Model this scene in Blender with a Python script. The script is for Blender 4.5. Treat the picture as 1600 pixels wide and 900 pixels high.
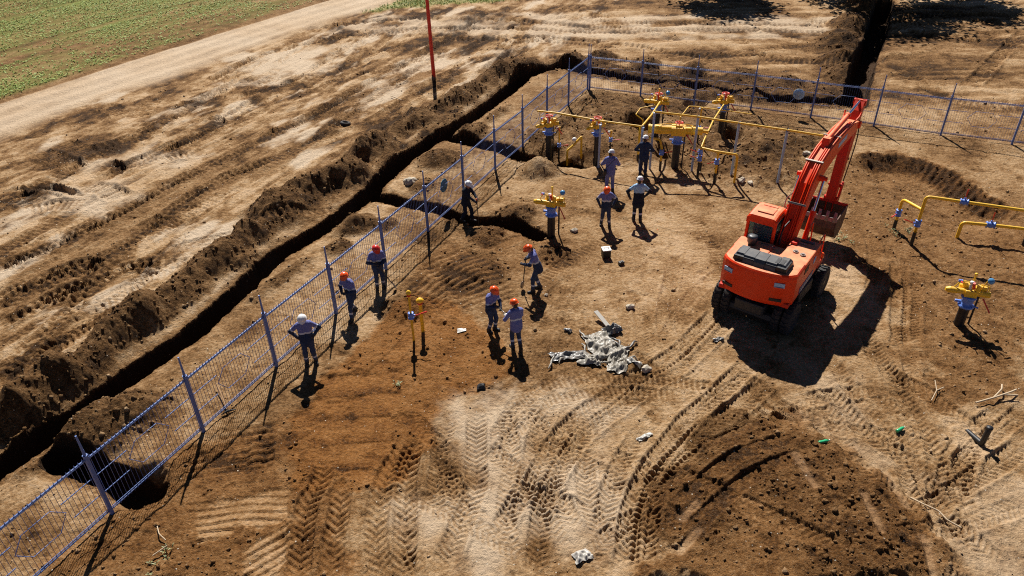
import bpy, bmesh, math, random
import numpy as np
from mathutils import Vector, Matrix

for o in list(bpy.data.objects):
    bpy.data.objects.remove(o, do_unlink=True)
scene = bpy.context.scene
COL = scene.collection

# ------------------------------------------------------------------ camera, sky, sun, exposure
CAM_H, PITCH, ROLL = 14.2, math.radians(33.6), math.radians(-1.32)
cam_data = bpy.data.cameras.new('camera')
cam_data.sensor_fit = 'HORIZONTAL'; cam_data.sensor_width = 36.0
cam_data.lens = 36.0 * 1168 / 1600
cam_data.clip_start = 0.1; cam_data.clip_end = 6000
cam = bpy.data.objects.new('camera', cam_data); COL.objects.link(cam)
_f = Vector((0, math.cos(PITCH), -math.sin(PITCH))); _r0 = Vector((1, 0, 0)); _u0 = Vector((0, math.sin(PITCH), math.cos(PITCH)))
_r = math.cos(ROLL) * _r0 + math.sin(ROLL) * _u0; _u = -math.sin(ROLL) * _r0 + math.cos(ROLL) * _u0
M = Matrix((( _r.x, _u.x, -_f.x, 0), (_r.y, _u.y, -_f.y, 0), (_r.z, _u.z, -_f.z, CAM_H), (0, 0, 0, 1)))
cam.matrix_world = M
scene.camera = cam

SUN_EL, SUN_AZ = math.radians(46), math.radians(-6)      # azimuth from +Y towards +X
world = bpy.data.worlds.new('World'); scene.world = world; world.use_nodes = True
wn = world.node_tree.nodes; wl = world.node_tree.links; wn.clear()
w_out = wn.new('ShaderNodeOutputWorld'); w_bg = wn.new('ShaderNodeBackground'); w_sky = wn.new('ShaderNodeTexSky')
w_sky.sky_type = 'NISHITA'; w_sky.sun_disc = False
w_sky.sun_elevation = SUN_EL; w_sky.sun_rotation = SUN_AZ
w_sky.air_density = 0.32; w_sky.dust_density = 0.05; w_sky.ozone_density = 2.5; w_sky.altitude = 500
w_bg.inputs[1].default_value = 0.05
wl.new(w_sky.outputs[0], w_bg.inputs[0]); wl.new(w_bg.outputs[0], w_out.inputs[0])
sun_dir = Vector((math.sin(SUN_AZ) * math.cos(SUN_EL), math.cos(SUN_AZ) * math.cos(SUN_EL), math.sin(SUN_EL)))
sun_data = bpy.data.lights.new('sun', 'SUN'); sun_data.energy = 5.0; sun_data.angle = math.radians(0.5); sun_data.color = (1.0, 0.95, 0.88)
sun = bpy.data.objects.new('sun', sun_data); COL.objects.link(sun)
sun.rotation_euler = sun_dir.to_track_quat('Z', 'Y').to_euler(); sun.location = sun_dir * 80
vs = scene.view_settings
vs.view_transform = 'Standard'; vs.look = 'None'; vs.gamma = 1.0; vs.use_curve_mapping = False; vs.exposure = 0.62
scene.cycles.max_bounces = 5; scene.cycles.diffuse_bounces = 2; scene.cycles.use_denoising = False; scene.cycles.pixel_filter_type = 'BLACKMAN_HARRIS'; scene.cycles.filter_width = 1.1

# ------------------------------------------------------------------ measured ground plan (metres, camera foot at the origin)
GROUND_PLAN = {
 'trench_main': [(-17.15, 5.64), (-13.25, 13.75), (-12.29, 15.51), (-11.43, 17.31), (-10.38, 19.03), (-9.44, 21.91), (-8.71, 24.22), (-7.49, 25.96), (-6.54, 28.06), (-5.68, 30.42), (-4.73, 32.96), (-3.25, 35.58), (-1.73, 38.17), (-0.21, 41.33), (1.08, 44.59), (2.8, 46.31)],
 'trench_far': [(2.94, 46.21), (5.21, 45.15), (7.67, 43.38), (10.67, 42.13), (12.55, 40.58), (14.41, 39.51), (17.16, 39.02), (18.86, 39.21)],
 'trench_up': [(18.52, 38.53), (19.94, 41.48), (22.41, 46.57), (24.82, 50.91), (29.78, 60.97)],
 'branch_mid': [(-5.78, 28.87), (-4.14, 28.01), (-2.82, 27.43), (-1.8, 26.28), (-1.06, 26.35), (0.28, 25.81), (1.08, 25.06)],
 'branch_top': [(-2.82, 35.18), (-1.78, 34.54), (-0.21, 33.58), (0.5, 32.56), (1.62, 32.2), (3.22, 31.75)],
 'branch_low': [(-11.98, 13.97), (-10.73, 13.49), (-9.64, 13.03), (-9.12, 12.81)],
 'trk_a': [(6.82, 16.85), (5.52, 15.54), (4.36, 14.35), (3.26, 12.87), (2.68, 11.68), (2.35, 10.16)],
 'trk_b': [(7.29, 16.29), (6.02, 15.14), (4.96, 14.24), (3.85, 13.09), (3.29, 12.26), (2.72, 10.15)],
 'trk_c': [(3.19, 11.7), (3.89, 10.92)],
 'trk_d': [(6.97, 19.41), (5.4, 17.47), (3.97, 16.3), (2.79, 15.22), (1.77, 14.22), (1.06, 13), (0.6, 11.78), (0.34, 10.05)],
 'trk_e': [(6.58, 19.67), (5.13, 17.82), (3.67, 16.68), (2.42, 15.54), (1.37, 14.52), (0.62, 13.18), (0.1, 11.79)],
 'trk_f': [(0.67, 16.25), (2.72, 16.57), (4.44, 16.34), (5.83, 16.01)],
 'trk_g': [(0.82, 15.67), (2.84, 16.01), (4.6, 15.73)],
 'trk_h': [(-5.24, 14.21), (-4.83, 13.18), (-5.01, 12.19), (-4.93, 11.15), (-4.84, 10.11)],
 'trk_i': [(-4.25, 12.62), (-4.2, 11.33), (-4.16, 10.09)],
 'trk_j': [(-2.85, 14.14), (-3.16, 13.09), (-3.28, 12.08), (-3.22, 10.98), (-2.98, 10.06)],
 'trk_k': [(-2.65, 14.18), (-2.7, 12.86), (-2.58, 11.41), (-2.53, 10.05)],
 'trk_l': [(-1.04, 15.09), (-1, 13.65), (-0.98, 12.69), (-1.29, 11.52), (-1.69, 10.27)],
 'trk_m': [(0.46, 15.56), (0.73, 13.84), (0.77, 11.96)],
 'trk_n': [(-0.27, 12.59), (0.66, 12.26), (1.69, 11.75)],
 'trk_o': [(8.85, 16.07), (9.16, 14.15), (9.74, 13.16), (9.98, 12.5), (9.9, 11.47)],
 'trk_p': [(10.96, 17.15), (10.78, 15.47), (10.71, 14.15), (10.58, 13.14), (10.03, 11.75)],
 'trk_q': [(11.79, 13.67), (10.86, 12.48), (10.47, 11.4)],
 'trk_r': [(12.96, 13.46), (11.15, 12.47), (9.59, 11.52)],
 'trk_s': [(13.69, 22.36), (12.72, 20.08), (11.64, 17.74)],
 'trk_t': [(13.77, 21.6), (12.99, 19.71), (12.04, 17.72)],
 'trk_u': [(10.92, 18.34), (10.79, 16.57), (11.42, 15.66), (11.88, 14.54), (12.44, 13.7)],
 'trk_v': [(7.61, 15.06), (8.39, 14.34), (9.61, 14.02), (10.71, 13.53)],
 'rut_a': [(-1.49, 59.82), (-4.04, 52.85), (-6.2, 47.84), (-8.62, 42.47), (-10.13, 38.94), (-11.99, 35.73), (-13.53, 32.61), (-14.86, 30.55), (-15.67, 28.59), (-16.54, 26.72), (-17.63, 24.89), (-18.67, 23.33)],
 'rut_b': [(-3.86, 49.77), (-5.93, 45.22), (-8.11, 39.3), (-9.45, 35.57), (-10.81, 32.9), (-12.6, 31.02), (-13.6, 28.73), (-14.24, 25.98), (-14.94, 24.16), (-15.63, 23.07), (-16.86, 21.67)],
 'rut_c': [(-15.04, 24.12), (-16.04, 23.44), (-16.82, 22.36), (-17.18, 20.65)],
 'rut_d': [(-11.84, 23.84), (-13.96, 23.35), (-15.09, 22.16), (-16.03, 20.83), (-16.83, 20.02)],
 'rut_e': [(-19.29, 33.01), (-17.56, 32.26), (-16.59, 34.22), (-15.02, 37.48), (-16.39, 38.58)],
 'rut_f': [(-21.23, 30.36), (-20.2, 30.12), (-18.82, 29.36)],
 'rut_g': [(-14.44, 46.48), (-16.96, 41.95), (-18.41, 37.15), (-20.13, 34.34)],
 'rut_h': [(-12.17, 53.53), (-14.8, 51.39), (-16.41, 49.32), (-17.9, 44.87)],
 'rut_i': [(-15.09, 41.82), (-12.53, 45.08), (-10.35, 53.38)],
 'rut_j': [(-14.56, 56.29), (-8.25, 58.49), (-1.45, 57.87), (5.09, 55.81), (12.48, 55.51), (23.43, 53.83)],
 'rut_k': [(-13.01, 53.28), (-6.99, 55.63), (0.43, 55.16), (7.15, 53.55), (16.11, 53.45), (22.7, 51.89)],
 'rut_l': [(-4.04, 52.85), (2.61, 52.62), (8.04, 50.29), (11.77, 47.82), (16.56, 47.44)],
 'rut_m': [(15.52, 51.21), (16.36, 46.77), (19.41, 45.22)],
 'rut_n': [(11.54, 45.82), (16.04, 48.47), (19.55, 49.06)],
 'rut_o': [(23.45, 45.56), (23.43, 41.34), (23.98, 38.17), (26.71, 37.03)],
 'rut_p': [(26.23, 41.14), (30.2, 45.7), (34.96, 51.16)],
 'rut_q': [(0.89, 21.74), (2.37, 23.39), (3.94, 24.73)],
 'rut_r': [(6.76, 26.68), (7.43, 25.07), (7.48, 22.29)],
 'more_0': [(1.86, 16.32), (1.26, 14.29), (0.99, 12.55), (1.34, 11.21)],
 'more_1': [(2.18, 14.99), (1.73, 12.94), (1.89, 10.84)],
 'more_2': [(-0.25, 15.32), (-0.1, 13.42), (-0.27, 11.8), (-0.14, 10.23)],
 'more_3': [(-1.73, 13.47), (-1.34, 11.83), (-1.55, 10.26)],
 'more_4': [(-2.32, 12.65), (-2.5, 11.31), (-2.23, 10.04)],
 'more_5': [(-0.76, 13.89), (0.36, 12.57), (1.01, 10.69)],
 'more_6': [(3.59, 17.42), (2.4, 17.01), (1.04, 16.35), (-0.08, 15.31)],
 'more_7': [(4.13, 15.17), (3.28, 14.22), (2.42, 12.71), (1.93, 11.19)],
 'more_8': [(8.04, 15.83), (8.55, 14.78), (8.44, 13.16), (9.02, 11.92), (9.17, 10.64)],
 'more_9': [(9.57, 16.05), (10.36, 14.97), (10.03, 13.11), (10.03, 11.51), (10.45, 10.11)],
 'more_10': [(13.1, 14.87), (11.35, 13.51), (10.41, 12.27), (9.79, 10.45)],
 'more_11': [(13.78, 14.85), (12.12, 13.71), (10.61, 12.67)],
 'more_12': [(7.26, 15.07), (8.65, 15.54), (10.46, 16.02)],
 'more_13': [(8.46, 10.66), (10.14, 11.14), (11.9, 11.64)],
 'more_14': [(4.19, 20.06), (4.07, 18.02), (3.6, 16.26)],
 'more_15': [(5.68, 22.37), (4.9, 19.32), (4.73, 17.37)],
 'more_16': [(-1.82, 14.87), (-1.9, 13.48), (-1.94, 11.85)],
 'more_17': [(1.19, 15.79), (0.59, 14.31), (0.2, 12.57), (-0.71, 10.74)],
 'more_18': [(9.45, 17.2), (9.53, 15.51), (9.74, 13.56), (9.44, 11.52)],
 'more_19': [(3.04, 11.71), (2.22, 11.18), (1.24, 10.03)],
 'cut_a': [(6.7, 15.87), (6.91, 15.08), (7.6, 14.51)],
 'cut_b': [(7.05, 16.14), (7.29, 15.38), (7.82, 14.92)],
 'cut_c': [(6.44, 15.41), (6.65, 14.79), (7.27, 14.28)],
 'arc_a': [(3.57, 12.27), (4.63, 13.45), (6.54, 14.4)],
 'arc_b': [(3.79, 11.69), (5.14, 12.88), (7.02, 13.76)],
 'arc_c': [(3.94, 10.96), (5.29, 12.22), (7.16, 13.2)],
 'ripple_a': [(-2.58, 23.84), (-1.45, 22.04), (-0.54, 20.25)],
 'ripple_b': [(-3.39, 22.33), (-2.2, 21.46), (-1.51, 20.66)],
 'ripple_c': [(-7.19, 15.17), (-7.06, 14.09), (-6.85, 13.09)],
 'ripple_d': [(-7.81, 14.34), (-7.64, 13.55), (-7.52, 12.9)],
 'smear_0': [(7, 13.2), (7.06, 12.07)],
 'smear_1': [(8.15, 11.84), (8.12, 10.81)],
 'smear_2': [(9.1, 12.82), (9.03, 11.54)],
 'smear_3': [(9.03, 10.64), (8.78, 9.75)],
 'smear_4': [(3.54, 10.42), (4.09, 10.99)],
 'smear_5': [(3.79, 11.32), (4.17, 11.68)],
 'scuff_0': [(-22.82, 34.11), (-21.56, 33.43), (-20.12, 32.33)],
 'scuff_1': [(-22.3, 35.27), (-21.13, 34.64), (-19.78, 33.56)],
 'scuff_2': [(-23.03, 40.78), (-22.04, 40.36), (-20.82, 39.34)],
 'scuff_3': [(-26.36, 53.1), (-25.5, 54.32), (-24.22, 54.54)],
 'scuff_4': [(-19.97, 42.15), (-20.02, 40.63), (-19.83, 38.61)],
 'scuff_5': [(-20.22, 48.23), (-19.36, 50.71), (-18.14, 52.43)],
 'scuff_6': [(-20.94, 54.27), (-19.24, 55.47), (-17.2, 55.64)],
 'scuff_7': [(-14.56, 38.75), (-14.18, 40.5), (-13.61, 41.72)],
 'scuff_8': [(-18.91, 30.37), (-17.83, 29.87), (-16.63, 29)],
 'scuff_9': [(-22.34, 29.91), (-21.24, 29.42), (-19.97, 28.57)],
 'scuff_10': [(-20.21, 28.01), (-19.22, 28.42), (-18.03, 28.48)],
 'scuff_11': [(-16.83, 32.29), (-16.12, 33.2), (-15.22, 33.68)],
 'scuff_12': [(-9.62, 48.79), (-8.19, 50.56), (-6.57, 51.49)],
 'scuff_13': [(-11.38, 41.57), (-11.56, 44.17), (-11.6, 46.27)],
 'scuff_14': [(-10.35, 53.38), (-8.71, 54.57), (-6.9, 54.76)],
 'scuff_15': [(-5.52, 41.17), (-4.26, 43.65), (-2.83, 45.62)],
 'scuff_16': [(-1.26, 45.5), (0.35, 48.44), (2.09, 50.78)],
 'scuff_17': [(3.8, 57.39), (6.02, 58.24), (8.16, 57.94)],
 'scuff_18': [(10.09, 43.45), (11.43, 46.22), (12.73, 48.45)],
 'soil_fresh': [(-4.22, 19.67), (-3.27, 21.12), (-1.72, 20.44), (-0.24, 18.18), (0.17, 17.18), (-0.62, 16.35), (-2.05, 15.85), (-2.25, 14.17), (-2.67, 13.07), (-3.87, 12.49), (-5.2, 12.14), (-6.13, 14.06), (-5.95, 15.51), (-5.69, 16.86), (-4.99, 17.73)],
 'soil_front': [(-8.58, 14.37), (-7.06, 15.04), (-5.77, 15.51), (-4.78, 14.02), (-4.39, 11.92), (-3.75, 10), (-10.78, 10.19), (-9.74, 11.98)],
 'soil_mound': [(6.46, 14.72), (7.3, 15.07), (8.04, 13.84), (8.9, 12.72), (9.38, 11.71), (9.51, 10.46), (9.44, 9.51), (2.71, 9.68), (3.22, 10.98), (3.5, 12.17), (4.83, 13.6)],
 'soil_right': [(15.04, 31.95), (17.84, 31.93), (19.32, 30.16), (19.5, 28.35), (20.47, 25.47), (14.12, 14.84), (11.73, 14.92), (11.35, 15.99), (11.58, 17.74), (12.1, 20.87), (12.04, 22.96), (12.84, 26.38)],
 'soil_valves': [(4.8, 41.54), (7.26, 39.79), (11.67, 37.82), (14.45, 36), (15.59, 33.83), (13.32, 29.96), (11, 28.8), (8.65, 29.24), (6.53, 31.35), (3.96, 31.85), (1.6, 31.63), (0.15, 33.17), (2.17, 36.77)],
 'soil_mid': [(-3.75, 23.66), (-2.41, 25.03), (-0.45, 25.95), (2.03, 25.32), (1.9, 23.41), (0.01, 21.77), (-1.73, 20.67), (-3.31, 21.51)],
 'soil_backtrench': [(3.15, 47.12), (5.51, 46.54), (8.52, 45.4), (13.36, 42.97), (19.57, 40.73), (18.65, 37.75), (14.97, 37.61), (10.83, 40.06), (5.55, 43.3), (3.4, 44.91)],
 'soil_upberm': [(17.31, 39.62), (18.78, 44.02), (21.61, 50.71), (25.22, 57.32), (28.06, 63.38), (30.3, 63.15), (22.81, 47.65), (19.01, 39.51)],
 'soil_stripe': [(-19.24, 24.35), (-16.94, 27.84), (-14.09, 33.99), (-10.43, 40.46), (-6.42, 49.97), (-4.04, 52.85), (-4.02, 45.7), (-7.81, 37.39), (-10.4, 31.59), (-13.15, 27.66), (-14.43, 23.24), (-16, 20.87), (-16.51, 19.45)],
 'soil_leftwet': [(-24.75, 34.22), (-22.89, 36.13), (-19.11, 38.1), (-17.71, 44.26), (-15.19, 47.85), (-13.42, 49.09), (-13.14, 42.79), (-15.02, 36.94), (-16.19, 32.98), (-19.55, 31.74), (-19.16, 29.13), (-20.99, 27.48)],
 'soil_pale_mid': [(-2.02, 15.38), (-0.07, 16.11), (1.77, 16.32), (2.74, 15.22), (2.06, 13.8), (3.01, 12.49), (2.35, 10), (-1.54, 10.1), (-2.55, 11.87), (-1.73, 13.47)],
 'soil_pale_left': [(-18.11, 46.75), (-15.93, 50.73), (-11.86, 51.92), (-10.22, 47.47), (-13.81, 43.98), (-16.56, 43.02)],
 'soil_pale_left2': [(-20.54, 33.23), (-16.94, 34.16), (-14.28, 33.62), (-15.47, 29.56), (-17.75, 27.32), (-19.66, 27.98)],
 'soil_pale_top': [(-14.29, 55.05), (-8.38, 59.66), (5.34, 58.79), (24.41, 56.45), (22.35, 50.96), (4.78, 52.11), (-7.79, 54.49)],
 'soil_pale_right': [(7.95, 16.1), (9.49, 16.33), (10.17, 13.77), (10.61, 12.67), (12.24, 12.21), (10.9, 9.47), (9.92, 9.65), (9.62, 11.9), (8.83, 12.93), (7.87, 14.31)],
 'scrape_a': [(-5.69, 16.86), (-4.58, 16.97), (-3.36, 17.07), (-3.27, 13.97), (-3.64, 13.1), (-5.28, 13.26), (-5.57, 14.99)],
 'scrape_b': [(-7.99, 12.22), (-6.96, 12.38), (-5.57, 12.74), (-5.46, 11.95), (-6.08, 11.41), (-7.48, 11.19)],
 'scrape_c': [(-6.25, 10.72), (-5.31, 11.95), (-5.09, 10.12), (-6.15, 10.15)],
 'bank_top': [(15.42, 31.93), (17.81, 31.86), (18.94, 31.15), (19.4, 29.76), (19.7, 28.22), (20.1, 26.57), (20.64, 24.94)],
 'road_up': [(-29.62, 39.23), (-28.73, 41.36), (-26.83, 44.9), (-24.65, 48.98), (-21.1, 54.78), (-18.17, 59.39), (-15.23, 64.3), (-12.67, 68.03)],
 'road_lo': [(-26.92, 34.73), (-26.06, 36.57), (-24.14, 40.85), (-21.23, 45.47), (-18.64, 49.78), (-16.3, 53.88), (-13.18, 58.93), (-8.98, 64.81), (-6.13, 69.37)],
 'grass': [(-10.9, 60.7), (-9.76, 62.68), (-8, 65.64), (-3.79, 67.12), (3.84, 66.82), (0.02, 63.47), (-4.64, 63.05), (-7.62, 61.83)],
 'berm': [(-13.07, 14.51, 0.5, 0.3), (-13.54, 16.08, 1, 0.75), (-13.82, 15.26, 0.9, 0.5), (-12.81, 17.26, 0.8, 0.55), (-12.43, 19.3, 1, 0.7), (-11.76, 19.97, 0.7, 0.5), (-11.43, 21.37, 0.9, 0.6), (-10.62, 23.74, 1.1, 0.75), (-10.12, 24.89, 0.7, 0.45), (-9.4, 27.47, 1.35, 1), (-9, 29.22, 0.9, 0.6), (-7.19, 30.73, 1, 0.8), (-6.47, 33.79, 1.2, 0.9), (-5.48, 35.93, 0.9, 0.5), (-4.45, 37.18, 1, 0.7), (-2.77, 40.15, 1.1, 0.7), (-1.22, 43.09, 0.9, 0.6), (0.3, 45.13, 1.3, 0.75), (1.51, 46.32, 0.8, 0.4), (4.04, 46.65, 1.1, 0.65), (6, 47.31, 1, 0.6), (8.58, 45.78, 0.9, 0.5), (11.03, 44.34, 1, 0.6), (13.73, 42.95, 1, 0.5), (16, 41.87, 0.9, 0.4), (-13.27, 16.84, 0.8, 0.4), (-12.64, 18.38, 0.8, 0.4), (-12.23, 20.35, 0.8, 0.45), (-11.06, 22.58, 0.8, 0.45), (-9.91, 25.48, 0.8, 0.5), (-8.19, 29.3, 0.8, 0.5), (-7.87, 29.79, 0.7, 0.4), (-7.03, 32.47, 0.7, 0.5), (-5.17, 37.68, 0.7, 0.4), (-3.58, 39, 0.8, 0.45), (-1.92, 41.46, 0.8, 0.5), (-0.67, 44.47, 0.8, 0.6)],
 'spoil': [(-11.17, 15.05, 1.15, 0.55), (-10.36, 15.66, 0.8, 0.3), (-6.04, 26.22, 0.8, 0.4), (-6.49, 24.48, 0.5, 0.2), (-3.13, 32.25, 1.1, 0.5), (-3.79, 29.58, 0.6, 0.2), (-5.47, 32.38, 0.6, 0.15), (-1.75, 35.7, 0.8, 0.35), (-5.02, 26.17, 0.5, 0.2), (19.81, 42.74, 1.6, 0.8), (21.68, 49.18, 1.7, 0.9), (24.3, 53.76, 1.6, 0.9), (20.86, 45.76, 1.4, 0.8), (27.14, 59.13, 1.5, 0.8), (11.85, 32.13, 1.4, 0.45), (11.18, 40.04, 1, 0.4), (5.72, 37.45, 1.3, 0.35), (13.82, 33.15, 1.1, 0.3), (4.42, 33.31, 0.7, 0.3), (13.43, 39.89, 1.1, 0.45), (9.29, 41.23, 1, 0.35), (-0.94, 24.96, 0.8, 0.25), (-1.98, 26.29, 0.6, 0.25), (0.33, 26.72, 0.8, 0.25), (1.56, 23.65, 0.6, 0.15), (-3.42, 20.44, 0.9, 0.18), (-1.35, 22.46, 1.3, 0.15), (5.67, 13.69, 1.2, 0.12), (4.13, 11.87, 1.2, 0.1), (6.88, 12.37, 1.5, 0.12), (7.75, 10.68, 1.6, 0.12)],
 'pile': [(1.32, 30.74, 0.95, 0.65)],
 'pit': [(7.1, 36.28, 1.1, 1), (11.09, 34.92, 1, 1), (7.56, 32.52, 0.9, 0.6), (10.09, 39.09, 0.9, 0.7), (2.01, 32.69, 0.8, 0.5), (3.54, 32.02, 0.8, 0.45), (-9.45, 12.96, 0.7, 0.9)],
}

# ------------------------------------------------------------------ noise and polyline helpers
def _hash(ix, iy, seed):
    h = (ix.astype(np.int64) * 374761393 + iy.astype(np.int64) * 668265263 + seed * 974634777) & 0xFFFFFFFF
    h = ((h ^ (h >> 13)) * 1274126177) & 0xFFFFFFFF
    return ((h ^ (h >> 16)) & 0xFFFF).astype(np.float32) / 65535.0
def vnoise(x, y, seed=0):
    ix = np.floor(x); iy = np.floor(y); fx = (x - ix).astype(np.float32); fy = (y - iy).astype(np.float32)
    fx = fx * fx * (3 - 2 * fx); fy = fy * fy * (3 - 2 * fy)
    a = _hash(ix, iy, seed); b = _hash(ix + 1, iy, seed); c = _hash(ix, iy + 1, seed); d = _hash(ix + 1, iy + 1, seed)
    return (a + (b - a) * fx) * (1 - fy) + (c + (d - c) * fx) * fy
def fbm(x, y, octv=4, seed=0, gain=0.5):
    s = np.zeros(np.shape(x), np.float32); a = 1.0; t = 0.0
    for k in range(octv):
        cs, sn = math.cos(0.7 * k + seed), math.sin(0.7 * k + seed)
        s += a * vnoise((x * cs - y * sn) * 2 ** k + 17.3 * k, (x * sn + y * cs) * 2 ** k - 9.1 * k, seed + k); t += a; a *= gain
    return s / t - 0.5
def sstep(a, b, x):
    t = np.clip((x - a) / (b - a), 0, 1); return t * t * (3 - 2 * t)
def polydist(x, y, pts):
    """distance to a polyline, signed side (left positive) and arc length at the foot point"""
    best = np.full(x.shape, 1e9, np.float32); lat = np.zeros(x.shape, np.float32); arc = np.zeros(x.shape, np.float32); s0 = 0.0
    for (ax, ay), (bx, by) in zip(pts[:-1], pts[1:]):
        L = math.hypot(bx - ax, by - ay); dx, dy = (bx - ax) / L, (by - ay) / L
        t = (x - ax) * dx + (y - ay) * dy; tc = np.clip(t, 0, L)
        ex = x - ax - tc * dx; ey = y - ay - tc * dy; dd = np.sqrt(ex * ex + ey * ey)
        m = dd < best
        best = np.where(m, dd, best); lat = np.where(m, dx * (y - ay) - dy * (x - ax), lat); arc = np.where(m, s0 + t, arc); s0 += L
    return best, lat, arc, s0
def smooth_line(pts, n=5):
    """Catmull-Rom through the points"""
    if len(pts) < 3: return pts
    P = [tuple(2 * np.array(pts[0]) - np.array(pts[1]))] + list(pts) + [tuple(2 * np.array(pts[-1]) - np.array(pts[-2]))]
    out = []
    for i in range(1, len(P) - 2):
        p0, p1, p2, p3 = (np.array(P[i + k]) for k in (-1, 0, 1, 2))
        for k in range(n):
            t = k / n
            out.append(tuple(0.5 * (2 * p1 + (p2 - p0) * t + (2 * p0 - 5 * p1 + 4 * p2 - p3) * t * t + (3 * p1 - p0 - 3 * p2 + p3) * t ** 3)))
    out.append(tuple(pts[-1])); return out
def near(x, y, pts, pad):
    a = np.array(pts); return np.nonzero((x > a[:, 0].min() - pad) & (x < a[:, 0].max() + pad) & (y > a[:, 1].min() - pad) & (y < a[:, 1].max() + pad))[0]
def inpoly(x, y, pts):
    c = np.zeros(x.shape, bool); n = len(pts)
    for i in range(n):
        x1, y1 = pts[i]; x2, y2 = pts[i - 1]
        if y1 == y2: continue
        c ^= ((y1 > y) != (y2 > y)) & (x < (x2 - x1) * (y - y1) / (y2 - y1) + x1)
    return c
def region(x, y, name, soft=0.5, warp=0.5, seed=3):
    """soft, ragged-edged mask of a polygon of the plan"""
    pts = GROUND_PLAN[name]; out = np.zeros(x.shape, np.float32)
    idx = near(x, y, pts, soft + warp + 0.5)
    if len(idx) == 0: return out
    xs, ys = x[idx], y[idx]
    wx = xs + warp * 2 * fbm(xs * 0.9, ys * 0.9, 4, seed); wy = ys + warp * 2 * fbm(xs * 0.9, ys * 0.9, 4, seed + 9)
    d = polydist(wx, wy, pts + pts[:1])[0]; sd = np.where(inpoly(wx, wy, pts), d, -d)
    sd = sd + warp * 1.1 * fbm(xs * 3.2, ys * 3.2, 4, seed + 5, .65)
    out[idx] = sstep(-soft * .55, soft * .55, sd); return out
FD = np.array([0.4334, 0.9012]); FN = np.array([-0.9012, 0.4334]); F0 = np.array([-9.69, 12.04])   # west fence: direction, outward normal, first post
def fence_uv(x, y): return (x - F0[0]) * FD[0] + (y - F0[1]) * FD[1], (x - F0[0]) * FN[0] + (y - F0[1]) * FN[1]
def uvp(u, v): return F0 + FD * u + FN * v

TRENCHES = [('trench_main', .38, 1.35), ('trench_far', .45, 1.2), ('trench_up', .62, 1.6), ('branch_mid', .33, .75), ('branch_top', .42, .85), ('branch_low', .42, 1.0)]
TRACKS = []      # name, half width, pitch, depth, style
for k in 'ab': TRACKS.append(('trk_' + k, .27, .17, .068, 'chev'))
for k in 'cmnv': TRACKS.append(('trk_' + k, .25, .16, .035, 'chev'))
for k in 'de': TRACKS.append(('trk_' + k, .26, .16, .058, 'chev'))
for k in 'hijk': TRACKS.append(('trk_' + k, .27, .21, .075, 'chev'))
for k in 'lopqrstu': TRACKS.append(('trk_' + k, .27, .17, .052, 'chev'))
for k in 'fg': TRACKS.append(('trk_' + k, .2, .16, .03, 'bar'))
for k in 'abcd': TRACKS.append(('rut_' + k, .38, .3, .07, 'bar'))
for k in 'abcd': TRACKS.append(('rut_' + k, .16, .3, .085, 'rut'))
for k in 'ghijkl': TRACKS.append(('rut_' + k, .2, .3, .085, 'rut'))
for k in 'ef': TRACKS.append(('rut_' + k, .26, .3, .13, 'rut'))
for k in 'ghijklmnop': TRACKS.append(('rut_' + k, .42, .35, .075, 'bar'))
for k in 'qr': TRACKS.append(('rut_' + k, .25, .2, .025, 'bar'))
for k in range(20): TRACKS.append(('more_%d' % k, .25, .15, .036, 'chev'))
for k in 'abc': TRACKS.append(('cut_' + k, .12, .2, .065, 'rut')); TRACKS.append(('arc_' + k, .2, .25, .035, 'rut'))
for k in 'ab': TRACKS.append(('ripple_' + k, 1.0, .30, .06, 'bar'))
for k in 'cd': TRACKS.append(('ripple_' + k, .75, .28, .065, 'bar'))
for k in range(19): TRACKS.append(('scuff_%d' % k, .5, .24, .085, 'bar'))
# further faint wheel lines that criss-cross the trodden yard
_rng = random.Random(4)
for k in range(30):
    x0 = _rng.uniform(-5, 13); y0 = _rng.uniform(9.5, 28); a = _rng.choice([.9, 1.1, 1.3, 2.3, 2.6, .5]) + _rng.uniform(-.2, .2); L = _rng.uniform(2.5, 6); b = _rng.uniform(-.25, .25)
    GROUND_PLAN['faint_%d' % k] = [(x0 + math.cos(a + b * t) * L * t, y0 + math.sin(a + b * t) * L * t) for t in (0, .33, .66, 1)]
    TRACKS.append(('faint_%d' % k, .24, .16, .026, 'chev'))
for k in range(70):
    u0 = _rng.uniform(-2, 40); v0 = 6.5 + 14 * _rng.random() ** 1.3; L = _rng.uniform(3, 9); da = _rng.uniform(-.35, .35); b = _rng.uniform(-.3, .3)
    GROUND_PLAN['leftline_%d' % k] = [tuple(uvp(u0 + math.cos(da + b * t) * L * t, v0 + math.sin(da + b * t) * L * t)) for t in (0, .33, .66, 1)]
    TRACKS.append(('leftline_%d' % k, _rng.uniform(.2, .42), _rng.uniform(.2, .3), _rng.uniform(.035, .075), _rng.choice(['bar', 'chev', 'chev', 'rut'])))
for k in range(26):
    x0 = _rng.uniform(-2, 34); y0 = _rng.uniform(44, 60); L = _rng.uniform(4, 11); da = _rng.uniform(-.5, .25); b = _rng.uniform(-.3, .3)
    GROUND_PLAN['backline_%d' % k] = [(x0 + math.cos(da + b * t) * L * t, y0 + math.sin(da + b * t) * L * t) for t in (0, .33, .66, 1)]
    TRACKS.append(('backline_%d' % k, _rng.uniform(.3, .5), .3, _rng.uniform(.05, .1), _rng.choice(['bar', 'rut'])))

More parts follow.
